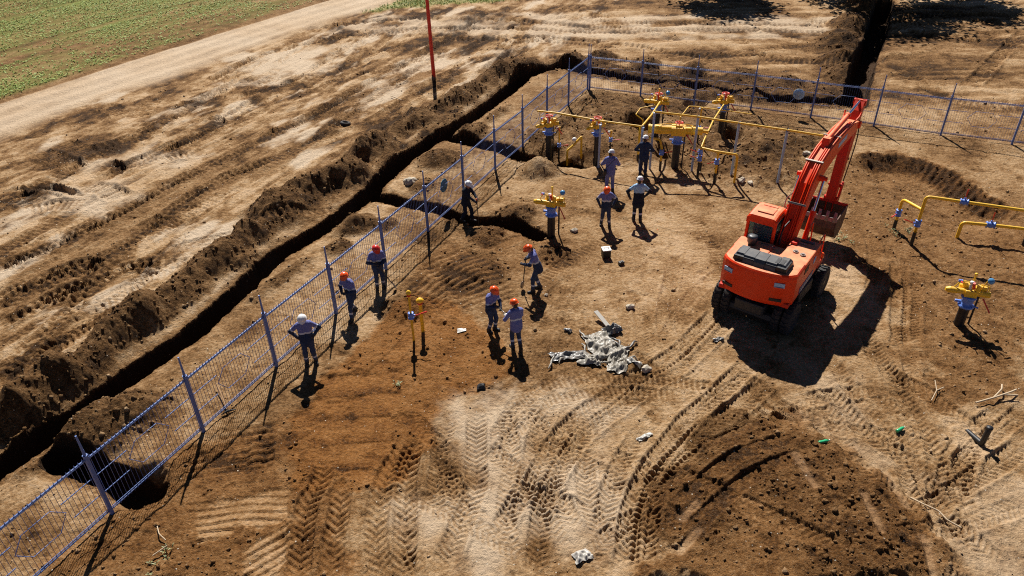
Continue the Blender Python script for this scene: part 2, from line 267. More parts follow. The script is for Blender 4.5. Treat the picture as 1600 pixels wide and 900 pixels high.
def blob_add(h, att, x, y, rows, stretch=1.0, rough=1.0, seed=5, sign=1):
    for i, (bx, by, r, hh) in enumerate(rows):
        idx = np.nonzero((np.abs(x - bx) < r * 2.6) & (np.abs(y - by) < r * 2.6))[0]
        if len(idx) == 0: continue
        du, dv = (x[idx] - bx) * FD[0] + (y[idx] - by) * FD[1], (x[idx] - bx) * FN[0] + (y[idx] - by) * FN[1]
        q = np.sqrt((du / stretch) ** 2 + dv ** 2) / r + 0.42 * fbm(x[idx] * 1.1 / r, y[idx] * 1.1 / r, 4, seed + i)
        m = sstep(1.15, 0.05, q)
        h[idx] += sign * hh * m * (1 + 0.35 * fbm(x[idx] * 2.2, y[idx] * 2.2, 3, seed + 40 + i))
        if sign > 0:
            att['damp_shade'][idx] = np.maximum(att['damp_shade'][idx], sstep(1.25, .75, q) * 0.70); att['rough'][idx] = np.maximum(att['rough'][idx], sstep(1.35, .8, q) * rough); att['pale'][idx] *= 1 - sstep(1.4, .9, q)

def terrain(x, y):
    x = np.asarray(x, np.float64).ravel(); y = np.asarray(y, np.float64).ravel(); n = x.size
    u, v = fence_uv(x, y)
    att = {k: np.zeros(n, np.float32) for k in ('damp_shade', 'fresh', 'pale', 'rough', 'grass')}
    near_f = sstep(260, 90, np.sqrt(x * x + y * y)).astype(np.float32)
    h = (0.10 * fbm(x * .12, y * .12, 3, 1) + 0.05 * fbm(x * .5, y * .5, 3, 2)).astype(np.float32)
    outside = sstep(4.2, 5.2, v)                        # rutted ground west of the trench
    behind = sstep(36.5, 38, u)
    # --- soil kinds
    def put(key, name, val, soft=.5, warp=.6, seed=3):
        att[key] = np.maximum(att[key], val * region(x, y, name, soft, warp, seed))
    base_var = fbm(x * .35, y * .35, 5, 11, .6)
    att['damp_shade'] += 0.35 + 1.0 * base_var + .5 * sstep(.08, .3, fbm(x * .8, y * .8, 4, 15)) * .5
    streak = fbm(u * .28, v * .85, 6, 21, .66)           # driving direction west of the fence runs along it
    att['damp_shade'] += outside * (0.06 + 1.35 * streak + 1.2 * fbm(u * .9, v * 1.8, 4, 25, .65))
    att['damp_shade'] += behind * (0.14 + 1.2 * fbm(x * .2 + y * .05, y * .55, 6, 23, .66))
    wv = v + 1.6 * fbm(u * .09, v * .12, 2, 27); comb = fbm(u * .13, wv * 2.6, 4, 28, .7) * sstep(-.25, .1, fbm(u * .2, v * .3, 3, 29))       # wheel lines drawn out along the fence
    wy = y + 2.0 * fbm(x * .06, y * .08, 2, 24); comb2 = fbm(x * .12, wy * 1.9, 4, 26, .7)
    h += (.22 * outside * comb + .20 * behind * (1 - outside) * comb2).astype(np.float32); att['damp_shade'] -= (outside * .9 * comb + behind * (1 - outside) * .8 * comb2).astype(np.float32)
    put('damp_shade', 'soil_front', .60, .5, .7, 31); put('fresh', 'soil_front', .55, .6, .7, 32)
    put('fresh', 'soil_mound', .4, .5, .8, 35); put('fresh', 'soil_right', .3, .8, 1.0, 36); put('fresh', 'soil_mid', .3, .8, .8, 38); put('damp_shade', 'soil_fresh', .50, .25, .5, 33); put('fresh', 'soil_fresh', 1.0, .3, .45, 34)
    put('damp_shade', 'soil_mound', .58, .45, .8, 35); put('damp_shade', 'soil_right', .56, .7, 1.0, 36)
    put('damp_shade', 'soil_valves', .64, .8, .8, 37); put('damp_shade', 'soil_mid', .52, .7, .8, 38)
    put('damp_shade', 'soil_stripe', .47, .8, .9, 39)
    put('damp_shade', 'soil_backtrench', .78, .6, .8, 42); put('damp_shade', 'soil_upberm', .8, .6, .8, 43); put('rough', 'soil_backtrench', .7, .6, .8, 42); put('rough', 'soil_upberm', .6, .6, .8, 43)
    wet = region(x, y, 'soil_leftwet', .8, 1.0, 40) * sstep(-.1, .12, fbm(x * .8, y * .8, 4, 41)); att['damp_shade'] = np.maximum(att['damp_shade'], .80 * wet)
    for nm, a in (('soil_pale_mid', .75), ('soil_pale_left', 1.0), ('soil_pale_left2', .8), ('soil_pale_top', .8), ('soil_pale_right', .35)):
        m = region(x, y, nm, 1.0, .9, 50) * sstep(-.2, .15, fbm(x * .6, y * .6, 4, 51)); att['pale'] = np.maximum(att['pale'], a * m)
    att['pale'] = np.maximum(att['pale'], 1.0 * outside * sstep(.06, .2, fbm(u * .25, v * .6, 5, 61, .6)))
    att['damp_shade'] = np.where(att['fresh'] > .5, att['damp_shade'], att['damp_shade'] * (1 - .75 * att['pale']))
    for nm in ('soil_front', 'soil_mound', 'soil_right', 'soil_mid'): att['rough'] = np.maximum(att['rough'], .34 * region(x, y, nm, .6, .6, 70))
    att['rough'] = np.maximum(att['rough'], .7 * region(x, y, 'soil_valves', .8, .8, 71)); att['rough'] = np.maximum(att['rough'], .35 * region(x, y, 'soil_fresh', .4, .4, 72))
    vm = region(x, y, 'soil_valves', 1.2, .8, 71); h += (vm * (.55 * fbm(x * .55, y * .55, 3, 76) + .30 * fbm(x * 1.3, y * 1.3, 3, 77) + .04)).astype(np.float32); att['damp_shade'] += (vm * .7 * fbm(x * .8, y * .8, 4, 78)).astype(np.float32)
    # raised loose plateau in the right foreground, cut bank behind the right pipes
    h += .22 * region(x, y, 'soil_mound', .45, .5, 35)
    bt = GROUND_PLAN['bank_top']; idx = near(x, y, bt, 6)
    if len(idx):
        dd, lat, arc, L = polydist(x[idx], y[idx], bt)
        lat = lat + .5 * fbm(x[idx] * 1.3, y[idx] * 1.3, 4, 80) + .035 * np.sin(arc * 2 * math.pi / .42)
        ends = sstep(-.4, 1.2, arc) * sstep(L, L - 2.0, arc)
        cut = sstep(.05, -1.15, lat) * sstep(-4.5, -1.8, lat)
        h[idx] -= .5 * ends * cut
        face = ends * sstep(.1, -.15, lat) * sstep(-1.7, -.8, lat)
        att['damp_shade'][idx] = np.maximum(att['damp_shade'][idx], .95 * face); att['fresh'][idx] = np.maximum(att['fresh'][idx], .5 * face)
        h[idx] += face * .05 * np.sin((arc + .5 * lat) * 2 * math.pi / .36)
    # --- heaps and pits
    blob_add(h, att, x, y, GROUND_PLAN['berm'], 1.35, 1.0, 101)
    blob_add(h, att, x, y, GROUND_PLAN['spoil'], 1.2, .9, 151)
    e = v - 5.15 - .5 * fbm(u * .35, v * .35, 3, 180); rid = np.exp(-(e / .42) ** 2) * sstep(-14, -8, u) * sstep(37, 35.5, u) * (.08 + .75 * sstep(-.1, .25, fbm(u * .5, v * .3, 3, 181)))
    h += (.14 * rid).astype(np.float32); att['damp_shade'] = np.maximum(att['damp_shade'], .52 * np.clip(rid * 1.8, 0, 1)); att['rough'] = np.maximum(att['rough'], np.clip(rid * 2.0, 0, .85)); att['pale'] *= 1 - np.clip(rid * 2.5, 0, 1)
    e = v - 3.05 - .4 * fbm(u * .5, v * .5, 3, 182); rid = np.exp(-(e / .28) ** 2) * sstep(-14, -8, u) * sstep(36, 34, u) * sstep(-.05, .2, fbm(u * .4, v * .2, 3, 183))
    h += (.16 * rid).astype(np.float32); att['damp_shade'] = np.maximum(att['damp_shade'], .6 * np.clip(rid * 1.6, 0, 1)); att['rough'] = np.maximum(att['rough'], np.clip(rid * 1.2, 0, .7))
    gp = GROUND_PLAN['pile']; d0 = att['damp_shade'].copy(); blob_add(h, att, x, y, gp, 1.1, .5, 191)
    m = np.exp(-(((x - gp[0][0]) ** 2 + (y - gp[0][1]) ** 2) / 1.0)); att['damp_shade'] = att['damp_shade'] * (1 - .6 * m).astype(np.float32)
    blob_add(h, att, x, y, GROUND_PLAN['pit'], 1.1, 1.0, 201, -1)
    # --- wheel tracks
    for nm, w, pitch, dep, style in TRACKS:
        pts = smooth_line(GROUND_PLAN[nm]); idx = near(x, y, pts, w * 2.4)
        if len(idx) == 0: continue
        xs, ys = x[idx], y[idx]
        wob = .12 * fbm(xs * .6, ys * .6, 2, 300)
        dd, lat, arc, L = polydist(xs, ys, pts); lat = lat + wob * 1.2; al = np.abs(lat); ends = sstep(-.2, .5, arc) * sstep(L + .2, L - .5, arc)
        on = sstep(w * 1.08, w * .9, al) * ends
        if style == 'chev': ph = arc / pitch + al / w * 1.15 + .5 * fbm(xs * .7, ys * .7, 2, 315)
        elif style == 'bar': ph = arc / pitch + .12 * lat / w
        else: ph = arc * 0
        tri = 2 * np.abs((ph % 1) - .5)
        patch = (.30 if dep < .05 or style != 'chev' else .70) + (1.15 if dep < .05 or style != 'chev' else .55) * sstep(-.25, .2, fbm(xs * 1.1, ys * 1.1, 4, 310))
        imp = sstep(.40, .62, tri)
        if style == 'rut': imp = .6 + .4 * fbm(xs * 3, ys * 3, 2, 313)
        h[idx] -= on * dep * (.35 + (.65 * imp)) * patch
        ridge = np.exp(-((al - w * 1.22) / (w * .22)) ** 2) * ends
        h[idx] += ridge * dep * .7 * (.6 + 1.6 * (fbm(xs * 2.4, ys * 2.4, 3, 311) + .25)) * patch
        if style == 'chev': h[idx] -= .5 * dep * np.exp(-(lat / .018) ** 2) * on
        att['rough'][idx] *= 1 - .8 * on
        att['damp_shade'][idx] += .26 * (on * imp * (.3 if style == 'chev' else 1.0) + .5 * ridge * outside[idx]) * (att['damp_shade'][idx] > .12)
        att['pale'][idx] *= 1 - .5 * on * imp
    for k in range(6):
        pts = GROUND_PLAN['smear_%d' % k]; idx = near(x, y, pts, .6)
        if len(idx): dd = polydist(x[idx], y[idx], pts)[0] + .08 * fbm(x[idx] * 3, y[idx] * 3, 2, 330); m = sstep(.16, .05, dd); att['rough'][idx] *= 1 - m; att['pale'][idx] = np.maximum(att['pale'][idx], .12 * m); att['damp_shade'][idx] -= .14 * m; h[idx] -= .03 * m
    # --- bulldozed and bucket-scraped faces
    for nm, ang, per in (('scrape_a', 0.02, .95), ('scrape_b', .08, .23), ('scrape_c', .75, .2)):
        m = region(x, y, nm, .14, .3, 90)
        if m.max() == 0: continue
        s = x * -math.sin(ang) + y * math.cos(ang) + .05 * np.sin(x * 2.1) + .10 * fbm(x * 1.3, y * 1.3, 3, 93)
        saw = 1 - (s / per) % 1
        h = h * (1 - .8 * m) + m * ((.03 if nm == 'scrape_a' else .034) * sstep(0, .8, saw) * (.5 + sstep(-.2, .2, fbm(x * .8, y * .8, 2, 94))) - .03)
        att['rough'] *= 1 - .93 * m; att['fresh'] = np.maximum(att['fresh'], m * (.9 if nm == 'scrape_a' else .0))
        if nm != 'scrape_a': att['damp_shade'] = att['damp_shade'] * (1 - m) + m * (.34 + .30 * sstep(.75, 1, saw) + .6 * fbm(x * 1.2, y * 1.2, 3, 95)); att['fresh'] = att['fresh'] * (1 - m) + .35 * m
        else: att['damp_shade'] = att['damp_shade'] * (1 - m) + m * (.60 + .22 * sstep(.55, 1, saw))
    # --- road and field beyond
    # --- clods and pocks everywhere
    rg = att['rough']
    r1 = fbm(x * 1.6, y * 1.6, 3, 401); r2 = fbm(x * 4.3, y * 4.3, 3, 402); r3 = np.abs(fbm(x * 7.5, y * 7.5, 2, 403))
    h += rg * (.13 * r1 + .10 * r2 - .05 * r3 + .03)
    h += (1 - .5 * rg) * (.034 * r2 + .04 * r1 - .03 * r3) * (1 - .3 * att['pale'])
    pock = sstep(.14, .28, fbm(x * 2.6, y * 2.6, 3, 420)); h -= .035 * pock * (1 - att['pale'] * .6)
    att['damp_shade'] += .25 * rg * (r2 + .3 * r1) + .16 * r2 + .15 * pock * (1 - att['pale'])
    # --- trenches last: sheer walls, ragged rims
    for nm, hw, dep in TRENCHES:
        pts = GROUND_PLAN[nm]; idx = near(x, y, pts, hw * 3)
        if len(idx) == 0: continue
        xs, ys = x[idx], y[idx]
        dd, lat, arc, L = polydist(xs, ys, pts)
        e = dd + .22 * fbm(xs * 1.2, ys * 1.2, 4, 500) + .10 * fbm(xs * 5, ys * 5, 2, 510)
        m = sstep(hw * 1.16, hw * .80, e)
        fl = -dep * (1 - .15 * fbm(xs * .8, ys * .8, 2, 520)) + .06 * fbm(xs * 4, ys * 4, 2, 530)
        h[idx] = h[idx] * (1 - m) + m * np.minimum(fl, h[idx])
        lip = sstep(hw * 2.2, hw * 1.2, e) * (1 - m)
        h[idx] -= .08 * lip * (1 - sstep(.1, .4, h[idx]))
        att['damp_shade'][idx] = np.maximum(att['damp_shade'][idx], np.maximum(1.4 * sstep(hw * 1.28, hw * 1.02, e), lip * .6)); att['pale'][idx] *= 1 - np.maximum(m, lip)  # moist trench soil, darkened further to paint the shade of walls and floor
    h *= near_f
    # --- smooth graded road and the seeded field
    rd_up, rd_lo = side_of(x, y, 'road_up'), side_of(x, y, 'road_lo')
    road = sstep(-.3, .3, -rd_up + .4 * fbm(x * .5, y * .5, 3, 600)) * sstep(-1.0, .8, rd_lo + 1.6 * fbm(x * .35, y * .35, 4, 601))
    field = sstep(-.2, .2, rd_up)
    us = rd_lo + .3 * fbm(x * .2, y * .2, 2, 602)
    h = h * (1 - .8 * road) + road * (.03 * np.sin(us * 4.5) + .03)
    att['damp_shade'] = att['damp_shade'] * (1 - road) + road * (.16 + .30 * np.clip(np.sin(us * 4.5 + 1.5), 0, 1) * (.4 + fbm(x * .2, y * .2, 3, 603)) + .5 * fbm(x * .9, y * .9, 4, 604)); att['pale'] = np.maximum(att['pale'] * (1 - road), 1.0 * road * (.8 + fbm(x * .3, y * .3, 3, 605)))
    att['rough'] *= 1 - np.maximum(road, field)
    h = h * (1 - field) + field * (.10 * sstep(0, .8, rd_up) + .05 * fbm(x * 3, y * 3, 3, 610))
    att['damp_shade'] = att['damp_shade'] * (1 - field) + field * (.62 + .5 * fbm(u * .15, v * 1.2, 4, 611)); att['pale'] *= 1 - field; att['fresh'] *= 1 - field
    att['grass'] = np.maximum(att['grass'], .6 * region(x, y, 'grass', .6, .8, 75)); att['grass'] = np.maximum(att['grass'], field * np.clip(.52 + 1.2 * fbm(x * .12, y * .12, 4, 700) + 1.0 * fbm(u * .5, v * 2.2, 4, 702), 0, .92) * sstep(.3, 1.4, rd_up))
    for k in att: att[k] = np.clip(att[k], 0, 1.4 if k == 'damp_shade' else 1).astype(np.float32)
    return h, att, rd_up, rd_lo

def side_of(x, y, name):
    """signed distance from a road edge, positive towards the field; end segments run on for ever"""
    p = [np.array(q) for q in GROUND_PLAN[name]]
    a = p[0] + (p[0] - p[1]) / np.linalg.norm(p[0] - p[1]) * 3000; b = p[-1] + (p[-1] - p[-2]) / np.linalg.norm(p[-1] - p[-2]) * 3000
    dd, lat, arc, L = polydist(x, y, [tuple(a)] + [tuple(q) for q in p] + [tuple(b)])
    return np.where(lat > 0, dd, -dd)

def gz(x, y): return float(terrain([x], [y])[0][0])

# ------------------------------------------------------------------ materials
def new_mat(name):
    m = bpy.data.materials.new(name); m.use_nodes = True; nt = m.node_tree; nt.nodes.clear()
    out = nt.nodes.new('ShaderNodeOutputMaterial'); b = nt.nodes.new('ShaderNodeBsdfPrincipled'); nt.links.new(b.outputs[0], out.inputs[0])
    return m, nt, b
def node(nt, t, **kw):
    n = nt.nodes.new(t)
    for k, v in kw.items(): setattr(n, k, v)
    return n
def math_n(nt, op, a, b=None, c=None, clamp=False):
    n = node(nt, 'ShaderNodeMath', operation=op, use_clamp=clamp)
    for i, s in enumerate((a, b, c)):
        if s is None: continue
        if isinstance(s, (int, float)): n.inputs[i].default_value = s
        else: nt.links.new(s, n.inputs[i])
    return n.outputs[0]
def mixc(nt, fac, a, b, mode='MIX'):
    n = node(nt, 'ShaderNodeMix', data_type='RGBA', blend_type=mode)
    for s, i in ((fac, 0), (a, 6), (b, 7)):
        if isinstance(s, (int, float)): n.inputs[i].default_value = s
        elif isinstance(s, tuple): n.inputs[i].default_value = s + (1,) if len(s) == 3 else s
        else: nt.links.new(s, n.inputs[i])
    return n.outputs[2]
def noise_n(nt, scale, detail=4, rough=.6, vec=None, out=0):
    n = node(nt, 'ShaderNodeTexNoise'); n.inputs['Scale'].default_value = scale; n.inputs['Detail'].default_value = detail; n.inputs['Roughness'].default_value = rough
    if vec is not None: nt.links.new(vec, n.inputs['Vector'])
    return n.outputs[out]
def ramp(nt, fac, stops):
    n = node(nt, 'ShaderNodeValToRGB'); e = n.color_ramp.elements
    while len(e) < len(stops): e.new(.5)
    for s, (p, c) in zip(e, stops): s.position = p; s.color = tuple(c) + (1,)
    nt.links.new(fac, n.inputs[0]); return n.outputs[0]
def attr(nt, name):
    return node(nt, 'ShaderNodeAttribute', attribute_name=name).outputs['Fac']

def soil_material():
    m, nt, b = new_mat('soil')
    pos = node(nt, 'ShaderNodeNewGeometry').outputs['Position']
    damp_shade, fresh, pale, rough, grass = (attr(nt, k) for k in ('damp_shade', 'fresh', 'pale', 'rough', 'grass'))
    n1 = noise_n(nt, 1.3, 4, .68, pos); n2 = noise_n(nt, 10, 4, .7, pos); n3 = noise_n(nt, 45, 2, .6, pos)
    d = math_n(nt, 'ADD', damp_shade, math_n(nt, 'MULTIPLY', math_n(nt, 'SUBTRACT', n1, .5), .95))
    d = math_n(nt, 'ADD', d, math_n(nt, 'MULTIPLY', math_n(nt, 'SUBTRACT', n2, .5), 1.15), clamp=True)
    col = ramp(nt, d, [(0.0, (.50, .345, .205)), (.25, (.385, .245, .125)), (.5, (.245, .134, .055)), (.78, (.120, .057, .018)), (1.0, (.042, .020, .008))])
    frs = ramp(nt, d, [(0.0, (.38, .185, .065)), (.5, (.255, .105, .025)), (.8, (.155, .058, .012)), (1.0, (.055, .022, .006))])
    col = mixc(nt, math_n(nt, 'MULTIPLY', fresh, .85), col, frs)
    pl = math_n(nt, 'MULTIPLY', pale, math_n(nt, 'ADD', .35, n2), clamp=True)
    col = mixc(nt, math_n(nt, 'MULTIPLY', pl, .8), col, (.60, .49, .365))
    col = mixc(nt, math_n(nt, 'MULTIPLY', math_n(nt, 'SUBTRACT', n3, .56), 1.6, clamp=True), col, (.56, .44, .29))
    peb = node(nt, 'ShaderNodeTexVoronoi'); peb.inputs['Scale'].default_value = 5.0; nt.links.new(pos, peb.inputs['Vector'])
    stone = math_n(nt, 'LESS_THAN', peb.outputs['Distance'], .085)
    col = mixc(nt, math_n(nt, 'MULTIPLY', stone, math_n(nt, 'GREATER_THAN', n1, .53)), col, (.62, .55, .44))
    col = mixc(nt, math_n(nt, 'MULTIPLY', grass, .85), col, (.15, .215, .045))
    nt.links.new(col, b.inputs['Base Color']); b.inputs['Roughness'].default_value = .95; b.inputs['Specular IOR Level'].default_value = .1
    hgt = math_n(nt, 'MULTIPLY', noise_n(nt, 6.5, 6, .74, pos), math_n(nt, 'ADD', .125, math_n(nt, 'MULTIPLY', rough, .12)))
    bp = node(nt, 'ShaderNodeBump'); bp.inputs['Strength'].default_value = 1.0; bp.inputs['Distance'].default_value = 1.0
    nt.links.new(hgt, bp.inputs['Height']); nt.links.new(bp.outputs[0], b.inputs['Normal'])
    return m
SOIL = soil_material()

# ------------------------------------------------------------------ the ground sheet: fine in the yard, coarse out to the horizon
def build_ground():
    H = CAM_H; f = 747.0; ys = []; y = 7.6
    while y < 68: ys.append(y); y += .84 * (y * y + H * H) / (H * f)
    y0s = [-120, -40, -12, 0, 4, 6, 7]; y1s = [69, 71, 75, 82, 95, 120, 170, 260, 450, 900, 2200]
    ys = np.array(y0s + ys + y1s)
    nc = 1040; t = np.linspace(-1, 1, nc); ext = np.array([1.03, 1.08, 1.16, 1.3, 1.6, 2.2, 3.5, 6, 12, 30])
    t = np.concatenate([-ext[::-1], t, ext])
    W = 1.08 * (.62 * np.clip(ys, 6, None) + 5.6)
    X = t[None, :] * W[:, None]; Y = np.repeat(ys[:, None], len(t), 1)
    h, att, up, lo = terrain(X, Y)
    V = np.stack([X.ravel(), Y.ravel(), h], 1).astype(np.float32); R, Cn = X.shape
    i = (np.arange(R - 1)[:, None] * Cn + np.arange(Cn - 1)[None, :]).ravel()
    Q = np.stack([i, i + 1, i + Cn + 1, i + Cn], 1)
    cu = up[Q].mean(1); cl = lo[Q].mean(1)
    kind = np.where(cu > 0, 2, np.where(cl > 0, 1, 0))
    for k, nm in ((0, 'ground'), (1, 'dirt_road'), (2, 'crop_field')):
        q = Q[kind == k]; used, inv = np.unique(q, return_inverse=True); q = inv.reshape(-1, 4)
        me = bpy.data.meshes.new(nm); vv = V[used]
        me.vertices.add(len(vv)); me.vertices.foreach_set('co', vv.ravel())
        me.loops.add(q.size); me.loops.foreach_set('vertex_index', q.ravel().astype(np.int32))
        me.polygons.add(len(q)); me.polygons.foreach_set('loop_start', np.arange(0, q.size, 4, dtype=np.int32)); me.polygons.foreach_set('loop_total', np.full(len(q), 4, np.int32))
        d1 = vv[q[:, 2]] - vv[q[:, 0]]; d2 = vv[q[:, 3]] - vv[q[:, 1]]; nr = np.cross(d1, d2); nz = nr[:, 2] / np.maximum(np.linalg.norm(nr, axis=1), 1e-9)
        me.polygons.foreach_set('use_smooth', nz > .36)
        for an in att:
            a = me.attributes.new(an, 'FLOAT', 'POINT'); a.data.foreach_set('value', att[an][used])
        me.update(calc_edges=True); me.materials.append(SOIL)
        o = bpy.data.objects.new(nm, me); COL.objects.link(o); o['kind'] = 'structure'
        o['label'] = {'ground': 'churned sandy and brown earth with trenches, heaps and wheel tracks', 'dirt_road': 'pale compacted dirt road running past the green field', 'crop_field': 'brown field sown with rows of green seedlings'}[nm]
    return
build_ground()

# ------------------------------------------------------------------ mesh helpers
class MB:
    """collects solids and links them as ONE mesh object"""
    def __init__(self): self.v = []; self.f = []; self.mi = []; self.sm = []
    def add(self, verts, faces, mi=0, smooth=False):
        b = len(self.v); self.v += [tuple(p) for p in verts]
        for f in faces: self.f.append(tuple(b + i for i in f)); self.mi.append(mi); self.sm.append(smooth)
        return self
    def box(self, c, s, rot=None, mi=0, bevel=0.0):
        hx, hy, hz = s[0] / 2, s[1] / 2, s[2] / 2
        if bevel <= 0:
            V = [Vector((x * hx, y * hy, z * hz)) for z in (-1, 1) for y in (-1, 1) for x in (-1, 1)]
            F = [(0, 2, 3, 1), (4, 5, 7, 6), (0, 1, 5, 4), (2, 6, 7, 3), (0, 4, 6, 2), (1, 3, 7, 5)]
        else:
            b = min(bevel, hx * .98, hy * .98, hz * .98); V = []; F = []
            bm = bmesh.new(); bmesh.ops.create_cube(bm, size=1.0)
            for p in bm.verts: p.co = Vector((p.co.x * s[0], p.co.y * s[1], p.co.z * s[2]))
            bmesh.ops.bevel(bm, geom=bm.edges[:], offset=b, segments=2, affect='EDGES', profile=.5)
            bm.verts.ensure_lookup_table(); V = [p.co.copy() for p in bm.verts]; F = [tuple(q.index for q in f.verts) for f in bm.faces]; bm.free()
        R = rot if rot is not None else Matrix.Identity(3)
        return self.add([R @ p + Vector(c) for p in V], F, mi, False)
    def cyl(self, a, b, r0, r1=None, n=12, caps=True, mi=0, smooth=True):
        a = Vector(a); b = Vector(b); r1 = r0 if r1 is None else r1
        d = (b - a).normalized(); e = d.orthogonal().normalized(); g = d.cross(e)
        ring = [(math.cos(2 * math.pi * k / n), math.sin(2 * math.pi * k / n)) for k in range(n)]
        V = [a + (e * c + g * s) * r0 for c, s in ring] + [b + (e * c + g * s) * r1 for c, s in ring]
        self.add(V, [(k, (k + 1) % n, n + (k + 1) % n, n + k) for k in range(n)], mi, smooth)
        if caps: self.add(V[:n], [tuple(range(n))[::-1]], mi); self.add(V[n:], [tuple(range(n))], mi)
        return self
    def tube(self, pts, r, n=8, mi=0, caps=True, bend=0.0, rs=None):
        """round bar through points; bend rounds the corners"""
        P = [Vector(p) for p in pts]
        if bend > 0 and len(P) > 2:
            Q = [P[0]]
            for i in range(1, len(P) - 1):
                d0 = (P[i - 1] - P[i]); d1 = (P[i + 1] - P[i]); k0 = min(bend, d0.length * .45); k1 = min(bend, d1.length * .45)
                A = P[i] + d0.normalized() * k0; B = P[i] + d1.normalized() * k1
                for t in (0, .25, .5, .75, 1): Q.append(A * (1 - t) ** 2 + P[i] * 2 * t * (1 - t) + B * t * t)
            Q.append(P[-1]); P = Q
        m = len(P); V = []
        e = None
        for i, p in enumerate(P):
            d = ((P[i + 1] - p).normalized() if i < m - 1 else Vector((0, 0, 0))) + ((p - P[i - 1]).normalized() if i > 0 else Vector((0, 0, 0)))
            d.normalize()
            if e is None: e = d.orthogonal().normalized()
            e = (e - d * e.dot(d)).normalized(); g = d.cross(e); rr = rs[i] if rs else r
            V += [p + (e * math.cos(2 * math.pi * k / n) + g * math.sin(2 * math.pi * k / n)) * rr for k in range(n)]
        F = [(i * n + k, i * n + (k + 1) % n, (i + 1) * n + (k + 1) % n, (i + 1) * n + k) for i in range(m - 1) for k in range(n)]
        self.add(V, F, mi, True)
        if caps: self.add(V[:n], [tuple(range(n))[::-1]], mi); self.add(V[-n:], [tuple(range(n))], mi)
        return self
    def lathe(self, prof, origin=(0, 0, 0), axis=(0, 0, 1), n=16, mi=0, smooth=True, sx=1.0, sy=1.0):
        a = Vector(axis).normalized(); e = a.orthogonal().normalized() if abs(a.z) < .999 else Vector((1, 0, 0)); g = a.cross(e); o = Vector(origin)
        V = []; F = []
        for (r, h) in prof: V += [o + a * h + e * (math.cos(2 * math.pi * k / n) * r * sx) + g * (math.sin(2 * math.pi * k / n) * r * sy) for k in range(n)]
        for i in range(len(prof) - 1): F += [(i * n + k, i * n + (k + 1) % n, (i + 1) * n + (k + 1) % n, (i + 1) * n + k) for k in range(n)]
        self.add(V, F, mi, smooth); self.add(V[:n], [tuple(range(n))[::-1]], mi); self.add(V[-n:], [tuple(range(n))], mi)
        return self
    def prism(self, poly, fn, mi=0):
        """closed outline (2D) swept between the two maps fn(p, 0) and fn(p, 1)"""
        n = len(poly); V = [Vector(fn(p, 0)) for p in poly] + [Vector(fn(p, 1)) for p in poly]
        self.add(V, [tuple(range(n))[::-1], tuple(range(n, 2 * n))] + [(k, (k + 1) % n, n + (k + 1) % n, n + k) for k in range(n)], mi); return self
    def build(self, name, mat, parent=None, loc=None):
        me = bpy.data.meshes.new(name); me.from_pydata([tuple(p) for p in self.v], [], self.f)
        for m in (mat if isinstance(mat, (list, tuple)) else [mat]): me.materials.append(m)
        me.polygons.foreach_set('material_index', np.array(self.mi, np.int32)); me.polygons.foreach_set('use_smooth', np.array(self.sm, bool))
        bm = bmesh.new(); bm.from_mesh(me); bmesh.ops.recalc_face_normals(bm, faces=bm.faces); bm.to_mesh(me); bm.free(); me.update()
        o = bpy.data.objects.new(name, me); COL.objects.link(o)
        if parent is not None: o.parent = parent
        if loc is not None: o.location = loc
        return o
def empty(name, loc=(0, 0, 0), rz=0.0, parent=None):
    o = bpy.data.objects.new(name, None); COL.objects.link(o); o.location = loc; o.rotation_euler = (0, 0, rz); o.empty_display_size = .3
    if parent is not None: o.parent = parent
    return o
def tag(o, label, cat, group=None, kind=None):
    o['label'] = label; o['category'] = cat
    if group: o['group'] = group
    if kind: o['kind'] = kind
    return o
def copy_part(src, parent, loc=None):
    c = src.copy(); COL.objects.link(c); c.parent = parent
    if loc is not None: c.location = loc
    return c
def rotz(a): return Matrix.Rotation(a, 3, 'Z')
def rad(a): return math.radians(a)

# ------------------------------------------------------------------ painted, rubber, cloth and metal materials
def paint(name, col, rough=.4, metal=0.0, dirt=.25, dirtcol=(.30, .21, .12), scale=5.0, spec=.5, dust_sheen_top=.0, bump=0.0):
    m, nt, b = new_mat(name)
    pos = node(nt, 'ShaderNodeTexCoord').outputs['Object']
    n1 = noise_n(nt, scale, 4, .65, pos); n2 = noise_n(nt, scale * 6, 2, .6, pos)
    f = math_n(nt, 'MULTIPLY', math_n(nt, 'SUBTRACT', math_n(nt, 'ADD', math_n(nt, 'MULTIPLY', n1, .75), math_n(nt, 'MULTIPLY', n2, .35)), .5, clamp=True), dirt * 4, clamp=True)
    if dust_sheen_top > 0:      # settled dust plus painted sun sheen, paler on upward faces
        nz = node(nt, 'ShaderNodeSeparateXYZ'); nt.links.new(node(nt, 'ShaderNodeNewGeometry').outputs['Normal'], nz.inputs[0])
        f = math_n(nt, 'ADD', f, math_n(nt, 'MULTIPLY', math_n(nt, 'MULTIPLY', math_n(nt, 'SUBTRACT', nz.outputs[2], .75, clamp=True), 4, clamp=True), math_n(nt, 'MULTIPLY', n1, dust_sheen_top * 2)), clamp=True)
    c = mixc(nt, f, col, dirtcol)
    nt.links.new(c, b.inputs['Base Color'])
    nt.links.new(math_n(nt, 'ADD', rough, math_n(nt, 'MULTIPLY', f, .4), clamp=True), b.inputs['Roughness'])
    b.inputs['Metallic'].default_value = metal; b.inputs['Specular IOR Level'].default_value = spec
    if bump > 0:
        bp = node(nt, 'ShaderNodeBump'); bp.inputs['Strength'].default_value = 1.0; bp.inputs['Distance'].default_value = bump
        nt.links.new(n2, bp.inputs['Height']); nt.links.new(bp.outputs[0], b.inputs['Normal'])
    return m
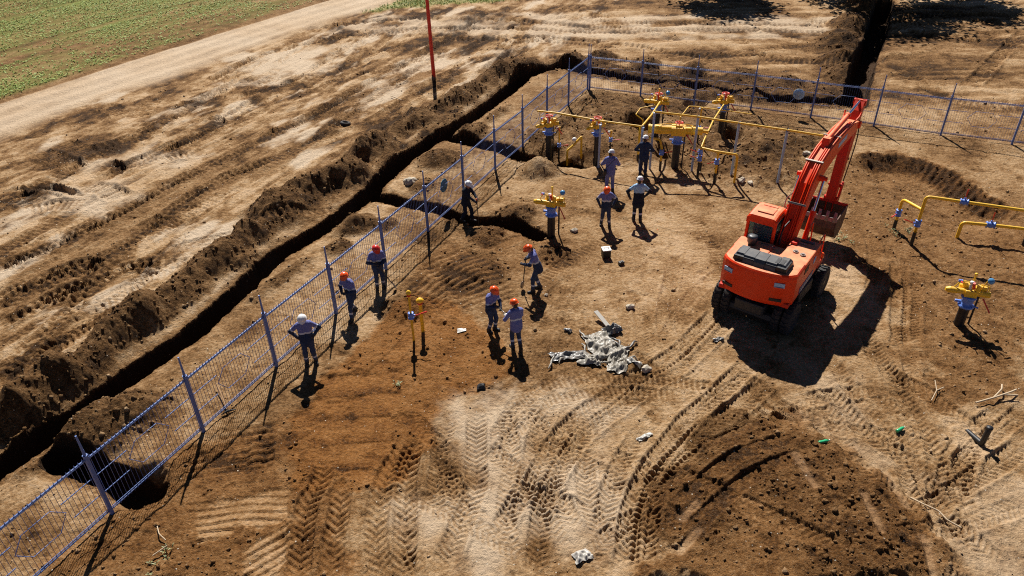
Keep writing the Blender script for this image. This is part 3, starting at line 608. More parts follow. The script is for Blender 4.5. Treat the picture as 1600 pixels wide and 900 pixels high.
MT = dict(
    fence=paint('fence_blue_paint', (.105, .185, .44), .45, 0, .3, (.28, .22, .17)), wire=paint('fence_wire_blue', (.055, .12, .32), .45, 0, .3, (.25, .19, .14)),
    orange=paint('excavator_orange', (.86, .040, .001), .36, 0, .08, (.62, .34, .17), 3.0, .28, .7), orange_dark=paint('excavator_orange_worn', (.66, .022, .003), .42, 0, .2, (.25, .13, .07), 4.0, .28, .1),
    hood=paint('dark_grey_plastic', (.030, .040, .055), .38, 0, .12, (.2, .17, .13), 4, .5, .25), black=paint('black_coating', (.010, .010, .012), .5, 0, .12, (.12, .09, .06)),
    rubber=paint('tyre_rubber', (.016, .016, .018), .8, 0, .35, (.16, .11, .07)), chassis=paint('chassis_black', (.022, .022, .025), .55, 0, .35, (.16, .11, .07)),
    glass=None, chrome=paint('chromed_rod', (.72, .74, .78), .14, 1.0, .05), steel=paint('worn_steel', (.32, .29, .26), .4, .8, .3, (.16, .1, .06)),
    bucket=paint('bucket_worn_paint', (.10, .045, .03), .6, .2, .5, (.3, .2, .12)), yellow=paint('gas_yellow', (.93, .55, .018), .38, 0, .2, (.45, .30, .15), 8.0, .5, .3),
    blue=paint('valve_blue', (.13, .26, .72), .4, 0, .08), red=paint('valve_red', (.75, .04, .02), .4, 0, .08), white=paint('white_paint', (.78, .77, .74), .45, 0, .2),
    post=paint('support_post_grey_blue', (.32, .42, .58), .5, .1, .2), gauge=paint('gauge_blue_glass', (.10, .30, .55), .15, 0, .03), pole_red=paint('pole_red', (.78, .035, .012), .45, 0, .12),
    wood=paint('weathered_wood', (.30, .17, .075), .75, 0, .4, (.18, .11, .06)), drywood=paint('dry_branch', (.50, .39, .26), .85, 0, .3, (.25, .17, .1)), bootblack=paint('boot_black', (.014, .013, .013), .6, 0, .3, (.14, .1, .06)),
    skin=paint('skin', (.40, .20, .13), .55, 0, .05), jacket=paint('workwear_violet_blue', (.15, .17, .40), .85, 0, .15, (.26, .2, .16), 7, .2), navy=paint('workwear_navy', (.024, .040, .085), .9, 0, .15, (.12, .1, .08), 7, .2),
    trouser=paint('workwear_trouser_blue', (.040, .062, .115), .9, 0, .2, (.16, .12, .09), 7, .2), reflect=paint('reflective_tape', (.55, .60, .68), .5, 0, .1), skyblue=paint('workwear_sky_blue', (.34, .54, .76), .85, 0, .1, (.2, .2, .2), 7, .2),
    darkcoat=paint('dark_coat', (.016, .022, .036), .9, 0, .12, (.08, .07, .06), 7, .2), helmet_white=paint('helmet_white', (.80, .81, .82), .3, 0, .06), helmet_orange=paint('helmet_orange', (.85, .10, .01), .3, 0, .05), helmet_red=paint('helmet_red', (.62, .025, .02), .3, 0, .05),
    glove=paint('glove_dark', (.03, .03, .04), .85, 0, .2), eye=paint('eye_dark', (.02, .015, .012), .3, 0, 0), hair=paint('hair_brown', (.035, .022, .014), .7, 0, 0),
    plastic_film=paint('dusty_film', (.27, .25, .21), .42, 0, .5, (.22, .16, .10), 6, .4), stone=paint('field_stone', (.48, .42, .33), .9, 0, .4), signblue=paint('sign_pale_blue', (.42, .60, .72), .4, 0, .1), signteal=paint('sign_teal', (.05, .22, .28), .45, 0, .1),
    decal_blue=paint('decal_blue', (.03, .05, .20), .4, 0, .05), decal_pale=paint('decal_pale_blue', (.35, .52, .75), .4, 0, .05), green=paint('bottle_green', (.03, .42, .18), .25, 0, .1), seat=paint('seat_red_black', (.20, .015, .02), .8, 0, .1))
def glass_mat():
    m, nt, b = new_mat('cab_glass'); b.inputs['Base Color'].default_value = (.30, .42, .44, 1); b.inputs['Roughness'].default_value = .04
    b.inputs['Transmission Weight'].default_value = .85; b.inputs['IOR'].default_value = 1.12; return m
MT['glass'] = glass_mat()

# ------------------------------------------------------------------ fences
BAY = 2.989
def make_fence(p0, d, n_bays, label, group_note):
    """posts and welded panels along direction d from p0; panel shapes are shared between bays"""
    d = np.array(d); ang = math.atan2(d[1], d[0])
    root = empty('mesh_fence', (p0[0], p0[1], 0), ang)
    tag(root, label, 'fence')
    post = thin = panel = None
    for k in range(n_bays + 1):
        x = k * BAY; gx = p0 + d * x; z = gz(*(gx)) if True else 0
        z = max(z, -.05) if z > -.3 else 0.0
        zs.append(z)
        if post is None:
            post = MB().box((0, 0, .70), (.085, .085, 2.50), bevel=.008).cyl((0, 0, 1.95), (0, 0, 1.965), .062, n=8).build('post', MT['fence'], root, (x, 0, z))
            MB().cyl((0, 0, 1.96), (0, 0, 2.12), .036, .030, 8).cyl((0, 0, 2.10), (0, 0, 2.56), .028, .022, 8).build('post_extension', MT['fence'], post)
            ext = post.children[0]
        else:
            q = copy_part(post, root, (x, 0, z)); copy_part(ext, q)
    for k in range(n_bays):
        x = k * BAY; z = .5 * (zs[k] + zs[k + 1]); slope = math.atan2(zs[k + 1] - zs[k], BAY)
        if panel is None:
            w = MB(); r = .0058; n = int((BAY - .14) / .105)
            for i in range(n + 1):
                xi = .09 + (BAY - .18) * i / n; w.cyl((xi, 0, .06), (xi, 0, 1.93), r, n=4, caps=False, smooth=False)
            panel = w.build('wire_panel', MT['wire'], root, (x, 0, z))
            subs = []
            t = MB().cyl((.04, 0, 1.84), (BAY - .04, 0, 1.84), .022, n=6).cyl((.04, .018, 1.79), (BAY - .04, .018, 1.79), .012, n=6)
            for i in range(n + 1): xi = .09 + (BAY - .18) * i / n; t.cyl((xi, -.012, 1.88), (xi, .012, 1.88), .012, n=4)
            subs.append(t.build('top_rail', MT['fence'], panel))
            subs.append(MB().cyl((.04, 0, .12), (BAY - .04, 0, .12), .020, n=6).cyl((.04, .018, .16), (BAY - .04, .018, .16), .011, n=6).build('bottom_rail', MT['fence'], panel))
            c = BAY / 2
            hexa = [(c - .62, 1.0), (c - .34, 1.34), (c + .34, 1.34), (c + .62, 1.0), (c + .34, .62), (c - .34, .62), (c - .62, 1.0)]
            subs.append(MB().tube([(a, -.016, b) for a, b in hexa], .010, 6).build('hexagon_frame', MT['fence'], panel))
            for (a, b2, zz) in ((.05, c - .60, 1.28), (.05, c - .72, .72), (c + .60, BAY - .05, 1.28), (c + .72, BAY - .05, .72)):
                subs.append(MB().cyl((a, -.016, zz), (b2, -.016, zz), .012, n=6).build('cross_bar', MT['fence'], panel))
        else:
            q = copy_part(panel, root, (x, 0, z)); q.rotation_euler = (0, -slope, 0)
            for s in subs: copy_part(s, q)
            continue
        panel.rotation_euler = (0, -slope, 0)
    return root
zs = []
make_fence(F0 - FD * BAY * 2, FD, 13, 'blue welded mesh fence running from the bottom left beside the long trench', '')
CORNER = F0 + FD * BAY * 11
zs = []
make_fence(CORNER - FN * .12, -FN, 9, 'blue welded mesh fence across the back behind the yellow valves', '')

# ------------------------------------------------------------------ wheeled excavator
def build_excavator():
    EX, EY = 8.45, 20.25; hd = math.atan2(.806, .595); zg = -.03
    root = empty('wheeled_excavator', (EX, EY, zg), hd - math.pi / 2)
    tag(root, 'orange wheeled excavator standing with its boom reaching over the yard', 'excavator')
    O, OD, B, ST, CH = MT['orange'], MT['orange_dark'], MT['black'], MT['steel'], MT['chrome']
    # --- undercarriage (turned a little against the upper body)
    ua = rad(-3.0); UR = rotz(ua)
    def U(x, y, z): return UR @ Vector((x, y, z))
    ch = MB().box((0, 0, .78), (.95, 3.6, .36), UR, bevel=.05).box((0, 0, 1.02), (.85, 1.1, .18), UR, bevel=.03)
    ch.cyl((0, 0, 1.05), (0, 0, 1.26), .62, n=24)
    chassis = ch.build('chassis', MT['chassis'], root)
    for yy in (-1.2, 1.4):
        MB().cyl(U(-.75, yy, .52), U(.75, yy, .52), .12, n=10).box(U(0, yy, .52), (.4, .34, .34), UR, bevel=.05).build('axle', MT['chassis'], root)
    def tyre_mesh(r=.52, w=.27):
        prof = [(.30, -w * .42), (.36, -w * .5), (.44, -w * .52), (.50, -w * .44), (r, -w * .30), (r, w * .30), (.50, w * .44), (.44, w * .52), (.36, w * .5), (.30, w * .42)]
        m = MB().lathe(prof, axis=(1, 0, 0), n=28)
        for k in range(22):
            a = 2 * math.pi * k / 22; R = Matrix.Rotation(a, 3, 'X')
            for s in (-1, 1):
                Rr = R @ Matrix.Rotation(s * .5, 3, 'Z')
                m.box(R @ Vector((s * w * .21, 0, r + .004)), (w * .46, .05, .045), Rr)
        return m
    first = None
    for yy in (-1.2, 1.4):
        for s in (-1, 1):
            wroot = empty('wheel', U(s * .98, yy, .53), ua, root)
            for off in (-.155, .155):
                if first is None:
                    first = tyre_mesh().build('tyre', MT['rubber'], wroot, (off, 0, 0))
                    rim = MB().lathe([(.30, -.09), (.30, .09), (.25, .10), (.20, .05), (.12, .06), (.09, .12), (.02, .12)], axis=(1, 0, 0), n=20)
                    for k in range(8): a = 2 * math.pi * k / 8; rim.cyl((.055, .15 * math.cos(a), .15 * math.sin(a)), (.085, .15 * math.cos(a), .15 * math.sin(a)), .014, n=6)
                    frim = rim.build('rim', MT['chassis'], wroot, (off, 0, 0))
                else: copy_part(first, wroot, (off, 0, 0)); copy_part(frim, wroot, (off, 0, 0))
    # rear dozer blade / stabiliser
    bl = MB(); prof = [(0, .24), (-.08, .29), (-.11, .42), (-.06, .56), (0, .62), (.05, .60), (-.02, .53), (-.05, .42), (-.03, .33), (.05, .26)]
    bl.prism(prof, lambda p, t: U(-.98 + 1.96 * t, -1.50 + p[0], p[1]))
    for s in (-1, 1): bl.box(U(s * .35, -1.45, .62), (.14, .3, .14), UR, bevel=.02)
    blade = bl.build('dozer_blade', MT['black'], root)
    for s in (-1, 1): MB().box(U(s * .93, -1.618, .43), (.07, .012, .05), UR).build('reflector', MT['white'], blade)
    for s in (-1, 1): # boarding steps / tool boxes between the axles
        MB().box(U(s * .80, .10, .80), (.55, 1.15, .42), UR, bevel=.04).build('side_box', MT['chassis'], root)
    # --- upper frame
    uf = MB().box((.0, -.35, 1.33), (2.16, 3.2, .14), bevel=.02).box((.70, 1.05, 1.36), (.84, .55, .20), bevel=.03)
    uf.build('upper_frame', OD, root)
    # counterweight with a bulged back
    def tail(n=18, inset=0.0, y1=-1.02):
        pts = []
        for k in range(n + 1):
            t = -1 + 2 * k / n; x = t * (1.13 - inset); c = abs(t) ** 7
            pts.append((x, -2.14 + inset + .24 * t * t + .16 * c))
        return pts + [(1.13 - inset, y1), (-1.13 + inset, y1)]
    cw = MB(); lv = [(1.26, .07), (1.31, .015), (1.40, 0), (2.22, .0), (2.30, .015), (2.34, .05), (2.345, .10)]
    rings = [[Vector((x, y, z)) for x, y in tail(inset=i)] for z, i in lv]; n = len(rings[0]); V = [p for r in rings for p in r]
    F = [(i * n + k, i * n + (k + 1) % n, (i + 1) * n + (k + 1) % n, (i + 1) * n + k) for i in range(len(lv) - 1) for k in range(n)] + [tuple(range(n))[::-1], tuple(range((len(lv) - 1) * n, len(lv) * n))]
    cw.add(V, F); cwo = cw.build('counterweight', O, root)
    def on_tail(x, z, w, h, name, mat, d=.012, line=None):
        t = x / 1.13; y = -2.14 + .24 * t * t; a = math.atan2(.48 * t / 1.13, 1); R = rotz(a)
        m = MB().box((x, y - d * .3, z), (w, d * 2, h), R, bevel=.006)
        o = m.build(name, mat, cwo)
        return o, R, y
    for x in (-.84, .74):
        o, R, y = on_tail(x, 2.02, .30, .155, 'label_plate', MT['decal_pale'], .010)
        MB().box(Vector((x, y - .016, 1.965)), (.25, .006, .022), R).build('label_print', MT['decal_blue'], cwo)
    for x in (-.80, .70): on_tail(x, 1.50 if x > 0 else 1.52, .36, .095, 'grab_slot', MT['black'], .012)
    # bodywork either side of the boom bay
    bd = MB().box((.70, -.25, 1.84), (.86, 1.56, .98), bevel=.035); sd = bd.build('side_body', O, root)
    MB().box((-.58, -.68, 1.84), (1.10, .68, .98), bevel=.035).build('side_body', O, root)
    MB().box((.12, -.66, 1.82), (.34, .62, .96), bevel=.02).build('centre_cover', O, root)
    MB().box((.72, .72, 1.62), (.80, .40, .46), bevel=.035).build('tool_box', O, root)
    MB().box((.74, .35, 2.345), (.42, .12, .03), bevel=.01).build('deck_grille', MT['hood'], root)
    for (x, y) in ((.62, -.42), (.86, -.50)):
        c = MB().cyl((x, y, 2.33), (x, y, 2.365), .085, n=14).cyl((x, y, 2.365), (x, y, 2.40), .05, .04, 12).build('filler_cap', MT['steel'], root)
    for (x, y, w, d) in ((.62, .02, .30, .06), (.62, .18, .30, .06), (-.30, -.52, .24, .10), (-.05, -.56, .16, .10)): MB().box((x, y, 2.337), (w, d, .02), bevel=.005).build('deck_vent', MT['steel'], root)
    # right flank: louvre, pale emblem, dark band with lettering
    MB().box((1.135, -.80, 2.08), (.016, .40, .20), bevel=.004).build('flank_louvre', MT['black'], sd)
    em = MB().lathe([(.0, 0), (.13, 0), (.13, .01), (.0, .012)], origin=(1.132, -.02, 2.02), axis=(1, 0, 0), n=20, sx=1.0, sy=.8); em.build('emblem', MT['decal_pale'], sd)
    MB().box((1.135, -.55, 1.50), (.012, 1.30, .22), bevel=.003).build('flank_band', MT['decal_blue'], sd)
    cu = bpy.data.curves.new('lettering', 'FONT'); cu.body = 'DOOSAN'; cu.size = .20; cu.extrude = .002; cu.shear = .25; cu.align_x = 'CENTER'; cu.align_y = 'CENTER'
    tmp = bpy.data.objects.new('tmp', cu); COL.objects.link(tmp); dg = bpy.context.evaluated_depsgraph_get(); me = bpy.data.meshes.new_from_object(tmp.evaluated_get(dg)); bpy.data.objects.remove(tmp)
    me.transform(Matrix.Rotation(math.pi / 2, 4, 'Z') @ Matrix.Rotation(math.pi / 2, 4, 'X')); me.materials.clear(); me.materials.append(MT['white'])
    lt = bpy.data.objects.new('lettering', me); COL.objects.link(lt); lt.parent = sd; lt.location = (1.146, -.62, 1.50)
    # --- black ribbed engine hood following the tail curve
    hd_ = MB(); ns = 5; wtot = 1.66
    for k in range(ns):
        x0 = -wtot / 2 + wtot * k / ns; x1 = x0 + wtot / ns - .014; xc = (x0 + x1) / 2; tt = xc / 1.13; yb = -1.93 + .22 * tt * tt
        ed0 = .10 if k == 0 else 0; ed1 = .10 if k == ns - 1 else 0
        lo_ = [(x0, yb), (x1, yb), (x1, yb + .66), (x0, yb + .66)]; up_ = [(x0 + ed0 + .0, yb + .10), (x1 - ed1, yb + .10), (x1 - ed1, yb + .58), (x0 + ed0, yb + .58)]
        V = [Vector((x, y, 2.33)) for x, y in lo_] + [Vector((x + (xc - x) * .0, y, 2.46)) for x, y in [(a + (.03 if a == x0 and k == 0 else -.03 if a == x1 and k == ns - 1 else 0), b + (.03 if b == yb else -.02)) for a, b in lo_]] + [Vector((x, y, 2.555)) for x, y in up_]
        F = []
        for i in range(2): F += [(i * 4 + j, i * 4 + (j + 1) % 4, i * 4 + 4 + (j + 1) % 4, i * 4 + 4 + j) for j in range(4)]
        hd_.add(V, F + [(8, 9, 10, 11), (3, 2, 1, 0)])
    hood = hd_.build('engine_hood', MT['hood'], root)
    MB().box((0, -1.60, 2.40), (wtot - .06, .54, .20), bevel=.02).build('hood_core', MT['black'], hood)
    for x in (.46, .60): MB().box((x, -1.60, 2.558), (.11, .30, .012), bevel=.003).build('hood_grille', MT['black'], hood)
    # air cleaner bowl on the left deck
    MB().lathe([(.0, 2.32), (.12, 2.32), (.12, 2.42), (.155, 2.43), (.155, 2.60), (.15, 2.63), (.05, 2.645), (.0, 2.645)], origin=(-.66, -.70, 0), n=20).build('air_intake', MT['hood'], root)
    # --- cab
    cab = empty('cab', (0, 0, 0), 0, root)
    x0, x1, y0, y1, zb, zt = -1.08, -.14, -.30, 1.20, 1.38, 3.10
    MB().box(((x0 + x1) / 2, (y0 + y1) / 2, 1.70), (x1 - x0, y1 - y0, .62), bevel=.05).build('cab_lower', O, cab)
    # rear wall below the rear window, posts
    pst = MB()
    for (px, pyb, pyt) in ((x0 + .05, y0 + .05, y0 + .10), (x1 - .05, y0 + .05, y0 + .10), (x0 + .05, .62, .60), (x1 - .05, .62, .60), (x0 + .05, y1 - .05, y1 - .42), (x1 - .05, y1 - .05, y1 - .42)):
        pst.tube([(px, pyb, 1.98), (px, pyt, 3.0)], .055, 8)
    for (a, b_) in (((x0 + .04, y0 + .05, 2.06), (x1 - .04, y0 + .05, 2.06)), ((x0 + .05, y0 + .10, 2.97), (x1 - .05, y0 + .10, 2.97)), ((x0 + .05, y1 - .42, 2.97), (x1 - .05, y1 - .42, 2.97)), ((x0 + .05, y0 + .1, 2.97), (x0 + .05, y1 - .42, 2.97)), ((x1 - .05, y0 + .1, 2.97), (x1 - .05, y1 - .42, 2.97))):
        pst.cyl(a, b_, .05, n=8)
    pst.box(((x0 + x1) / 2, y0 + .05, 2.08), (x1 - x0 - .02, .09, .26), bevel=.03)
    pst.build('cab_frame', O, cab)
    # roof: crowned shell falling to the front
    rf = MB(); rows = []
    for (y, z, s) in ((y0 + .00, 2.93, 0), (y0 + .01, 3.04, .0), (y0 + .06, 3.10, .03), (.12, 3.145, .04), (.45, 3.14, .04), (.72, 3.10, .05), (y1 - .38, 2.98, .03)):
        rows.append([(x0 + s, y, z - .05), (x0 + s + .03, y, z - .02), (x0 + s + .10, y, z), (x1 - s - .10, y, z), (x1 - s - .03, y, z - .02), (x1 - s, y, z - .05)])
    n = 6; V = [Vector(p) for r in rows for p in r]; F = [(i * n + k, i * n + k + 1, (i + 1) * n + k + 1, (i + 1) * n + k) for i in range(len(rows) - 1) for k in range(n - 1)]
    V2 = [p - Vector((0, 0, .06)) for p in V]; m0 = len(V); per = [k for k in range(n)] + [i * n + n - 1 for i in range(1, len(rows))] + [(len(rows) - 1) * n + k for k in range(n - 2, -1, -1)] + [i * n for i in range(len(rows) - 2, 0, -1)]
    rf.add(V + V2, F + [tuple(m0 + i for i in f[::-1]) for f in F] + [(per[k], per[(k + 1) % len(per)], m0 + per[(k + 1) % len(per)], m0 + per[k]) for k in range(len(per))], 0, False)
    roof = rf.build('roof', O, cab)
    MB().box((-.61, .18, 3.150), (.50, .42, .022), bevel=.01).box((-.61, .52, 3.146), (.46, .10, .02), bevel=.008).build('roof_hatch', O, roof)
    def pane(pts, nm):
        c = [Vector(p) for p in pts]; nrm = (c[1] - c[0]).cross(c[2] - c[0]).normalized() * .006
        k = len(c); MB().add([p + nrm for p in c] + [p - nrm for p in c], [tuple(range(k)), tuple(range(2 * k - 1, k - 1, -1))] + [(i, (i + 1) % k, k + (i + 1) % k, k + i) for i in range(k)]).build(nm, MT['glass'], cab)
    pane([(x0 + .09, y0 + .055, 2.20), (x1 - .09, y0 + .055, 2.20), (x1 - .09, y0 + .095, 2.93), (x0 + .09, y0 + .095, 2.93)], 'rear_window')
    pane([(x1 - .04, y0 + .12, 2.02), (x1 - .04, .57, 2.02), (x1 - .04, .55, 2.93), (x1 - .04, y0 + .14, 2.93)], 'side_window')
    pane([(x1 - .04, .67, 2.02), (x1 - .04, y1 - .08, 2.02), (x1 - .04, y1 - .42, 2.93), (x1 - .04, .65, 2.93)], 'side_window')
    pane([(x0 + .04, y0 + .12, 2.02), (x0 + .04, .57, 2.02), (x0 + .04, .55, 2.93), (x0 + .04, y0 + .14, 2.93)], 'door_window')
    pane([(x0 + .08, y1 - .05, 2.02), (x1 - .08, y1 - .05, 2.02), (x1 - .08, y1 - .41, 2.93), (x0 + .08, y1 - .41, 2.93)], 'windscreen')
    MB().box((-.60, .12, 2.02), (.50, .50, .16), bevel=.05).box((-.60, -.10, 2.40), (.48, .14, .66), bevel=.05).box((-.60, -.12, 2.80), (.26, .10, .16), bevel=.04).build('seat', MT['seat'], cab)
    MB().box((-.30, .35, 2.06), (.14, .5, .22), bevel=.03).box((-.60, .92, 2.10), (.34, .16, .34), bevel=.03).cyl((-.6, .80, 2.30), (-.6, .74, 2.36), .16, n=16).build('console', B, cab)
    MB().box((x0 - .01, .10, 1.95), (.02, .05, .12), bevel=.006).build('door_handle', B, cab)
    # --- boom, side outline in (y, z)
    def strip(path, widths, x0_, x1_, name, mat, par):
        """box-section beam: centre path in (y, z) with local heights"""
        L = [];R_ = []
        for i, ((y, z), h) in enumerate(zip(path, widths)):
            a = Vector(path[max(i - 1, 0)]); b_ = Vector(path[min(i + 1, len(path) - 1)]); d = (b_ - a).normalized(); nrm = Vector((-d.y, d.x))
            L.append((y + nrm.x * h / 2, z + nrm.y * h / 2)); R_.append((y - nrm.x * h / 2, z - nrm.y * h / 2))
        poly = L + R_[::-1]; m = MB(); npt = len(path)
        V = [Vector((x0_, y, z)) for y, z in L] + [Vector((x1_, y, z)) for y, z in L] + [Vector((x0_, y, z)) for y, z in R_] + [Vector((x1_, y, z)) for y, z in R_]
        F = []
        for i in range(npt - 1):
            F += [(i, i + 1, npt + i + 1, npt + i), (2 * npt + i, 3 * npt + i, 3 * npt + i + 1, 2 * npt + i + 1), (i, 2 * npt + i, 2 * npt + i + 1, i + 1), (npt + i, npt + i + 1, 3 * npt + i + 1, 3 * npt + i)]
        F += [(0, npt, 3 * npt, 2 * npt), (npt - 1, 3 * npt - 1, 4 * npt - 1, 2 * npt - 1)]
        m.add(V, F); return m, L, R_
    bpath = [(.12, 1.86), (.50, 2.45), (.95, 3.10), (1.40, 3.62), (1.95, 3.98), (2.70, 4.16), (3.55, 4.25), (4.45, 4.28), (5.35, 4.25), (6.00, 4.20), (6.32, 4.16)]
    bw = [.34, .46, .56, .64, .70, .68, .60, .52, .44, .34, .24]
    m, BT, BB = strip(bpath, bw, -.15, .33, 'boom', O, root)
    m.cyl((-.26, .16, 1.90), (.44, .16, 1.90), .15, n=16).cyl((-.20, 6.25, 4.17), (.38, 6.25, 4.17), .13, n=14)
    m.cyl((-.30, 1.95, 3.80), (.48, 1.95, 3.80), .10, n=14)
    boom = m.build('boom', O, root)
    def btop(i, off=0.05): return BT[i][0], BT[i][1] + off
    # hydraulic lines along the boom, clamps across them
    for j, xx in enumerate((-.11, -.05, .16, .22, .29)):
        pts = [(xx, btop(i)[0], btop(i)[1]) for i in range(0, 9)]
        if j in (0, 4): pts = pts + [(xx + (.05 if j == 4 else -.05), 5.8, 4.50 + .02 * j), (xx + (.07 if j == 4 else -.07), 5.95, 4.70)]
        MB().tube(pts, .024 if j % 2 else .03, 6).build('hydraulic_line', O, boom)
    for i in (2, 4, 6): MB().box((.09, btop(i)[0], btop(i)[1] + .005), (.56, .06, .075), Matrix.Rotation(math.atan2(BT[i + 1][1] - BT[i - 1][1], BT[i + 1][0] - BT[i - 1][0]), 3, 'X'), bevel=.01).build('line_clamp', ST, boom)
    for xx in (-.28, -.18, .02):
        MB().tube([(xx, -.15, 2.25), (xx - .02, .0, 2.75), (xx + .04, .38, 2.85), (xx + .1, .72, 2.90)], .025, 6, bend=.2).build('hose', B, boom)
    MB().tube([(-.32, .95, 3.02), (-.34, 1.05, 3.28), (-.16, 1.18, 3.50)], .02, 6, bend=.1).tube([(-.32, .95, 3.02), (.30, .80, 3.0)], .02, 6).build('hose_guard', ST, boom)
    # emblem on the boom flank
    MB().box((.334, 4.1, 4.30), (.012, .95, .17), Matrix.Rotation(.01, 3, 'X'), bevel=.003).build('boom_decal', MT['decal_pale'], boom)
    MB().box((-.154, 4.1, 4.30), (.012, .95, .17), bevel=.003).build('boom_decal', MT['decal_pale'], boom)
    def ram(a, b_, split, r, name, par):
        a = Vector(a); b_ = Vector(b_); s = a.lerp(b_, split); d = (b_ - a).normalized()
        o = MB().cyl(a, s, r, n=14).cyl(s - d * .08, s + d * .05, r * 1.14, n=14).cyl(a - Vector((r * 1.1, 0, 0)), a + Vector((r * 1.1, 0, 0)), r * .95, n=12).build(name, O, par)
        MB().cyl(s, b_, r * .52, n=12).build('rod', CH, o); MB().cyl(b_ - Vector((r * 1.1, 0, 0)), b_ + Vector((r * 1.1, 0, 0)), r * .85, n=12).build('rod_eye', O, o); return o
    ram((-.29, .86, 1.62), (-.29, 1.95, 3.80), .55, .085, 'boom_ram', root); ram((.47, .86, 1.62), (.47, 1.95, 3.80), .55, .085, 'boom_ram', root)
    ram((.09, 2.85, 4.72), (.09, 6.68, 4.86), .60, .085, 'arm_ram', boom)
    MB().prism([(2.65, 4.45), (3.1, 4.5), (2.95, 4.80), (2.75, 4.80)], lambda p, t: (-.02 + .22 * t, p[0], p[1])).build('ram_bracket', O, boom)
    # --- arm: from its horn down to the bucket pin
    apath = [(7.06, 4.92), (6.80, 4.55), (6.56, 4.12), (6.34, 3.50), (6.16, 2.80), (6.00, 2.10), (5.88, 1.48)]
    aw = [.20, .46, .62, .56, .46, .36, .26]
    m, AT, AB = strip(apath, aw, -.06, .26, 'arm', OD, root)
    m.cyl((-.12, 7.0, 4.86), (.30, 7.0, 4.86), .11, n=14).cyl((-.14, 5.90, 1.52), (.34, 5.90, 1.52), .10, n=14)
    arm = m.build('arm', OD, root, (0, -.30, -.04))
    ram((.10, 6.98, 4.02), (.10, 6.36, 2.02), .66, .075, 'bucket_ram', arm)
    for s in (-.10, .30):
        MB().tube([(s, 6.06, 1.98), (s, 6.36, 2.02)], .05, 8).tube([(s, 6.36, 2.02), (s, 5.98, 1.10)], .05, 8).build('bucket_link', OD, arm)
    MB().tube([(.30, 6.62, 4.35), (.34, 6.75, 3.6), (.33, 6.50, 2.8), (.30, 6.30, 2.1)], .022, 6, bend=.3).build('hose', B, arm)
    # --- bucket, mouth turned up towards the cab
    _c, _s = math.cos(rad(-20)), math.sin(rad(-20)); bk = empty('bucket', (0, 5.95 - (5.95 * _c - 1.5 * _s) - .34, 1.5 - (5.95 * _s + 1.5 * _c) - .10), 0, root); bk.rotation_euler = (rad(-20), 0, 0)
    shell = [(5.98, 1.50), (6.12, 1.12), (6.05, .72), (5.78, .40), (5.40, .26), (5.02, .34), (4.80, .62), (4.74, .98)]
    bx0, bx1 = -.52, .72; inn = []
    cx, cy = 5.45, .95
    for (y, z) in shell: inn.append((y + (cx - y) * .05, z + (cy - z) * .05))
    k = len(shell); V = [Vector((bx0, y, z)) for y, z in shell] + [Vector((bx1, y, z)) for y, z in shell] + [Vector((bx0, y, z)) for y, z in inn] + [Vector((bx1, y, z)) for y, z in inn]
    F = [(i, i + 1, k + i + 1, k + i) for i in range(k - 1)] + [(2 * k + i, 3 * k + i, 3 * k + i + 1, 2 * k + i + 1) for i in range(k - 1)] + [(0, k, 3 * k, 2 * k), (k - 1, 3 * k - 1, 4 * k - 1 - 0, 2 * k - 1)]
    F[-1] = (k - 1, 2 * k - 1, 4 * k - 1, 3 * k - 1)
    MB().add(V, F).build('shell', MT['bucket'], bk)
    for x in (bx0, bx1): MB().prism(shell, lambda p, t, x=x: (x - .018 + .036 * t, p[0], p[1])).build('side_plate', MT['bucket'], bk)
    MB().box((.10, 5.95, 1.46), (1.28, .10, .10), bevel=.02).build('torque_bar', OD, bk)
    for s in (-.02, .22): MB().prism([(5.86, 1.42), (6.12, 1.30), (6.10, 1.02), (5.90, 1.60)], lambda p, t, s=s: (s - .02 + .04 * t, p[0], p[1])).build('ear', OD, bk)
    for i in range(5):
        x = bx0 + .08 + (bx1 - bx0 - .16) * i / 4
        MB().prism([(4.72, .86), (4.80, .86), (4.79, 1.06), (4.70, 1.24), (4.68, 1.04)], lambda p, t, x=x: (x - .05 + .10 * t, p[0], p[1])).build('tooth', ST, bk)
    MB().box((.10, 4.755, .95), (1.26, .05, .16), Matrix.Rotation(.08, 3, 'X'), bevel=.012).build('cutting_edge', ST, bk)
    # --- hand rails, mirror, beacon at the right front
    MB().tube([(.66, .52, 1.70), (.66, .56, 2.75), (.66, .95, 2.78), (.66, 1.12, 1.5)], .022, 8, bend=.12).build('hand_rail', O, root)
    MB().tube([(1.04, .62, 1.55), (1.04, .66, 2.35), (1.04, 1.15, 2.38), (1.04, 1.28, 1.42)], .022, 8, bend=.12).tube([(1.04, .66, 2.0), (1.04, 1.20, 2.0)], .018, 8).build('hand_rail', O, root)
    MB().box((.80, .95, 1.62), (.30, .26, .34), bevel=.03).cyl((.80, .95, 1.78), (.80, .95, 1.95), .07, n=12).build('step_box', O, root)
    MB().lathe([(.0, 0), (.085, 0), (.085, .12), (.06, .17), (.0, .18)], origin=(1.06, 1.26, 1.44), n=14).build('lamp', MT['helmet_orange'], root)
    MB().box((.42, .10, 2.30), (.20, .26, .22), bevel=.03).build('control_block', OD, root)
    return root
build_excavator()

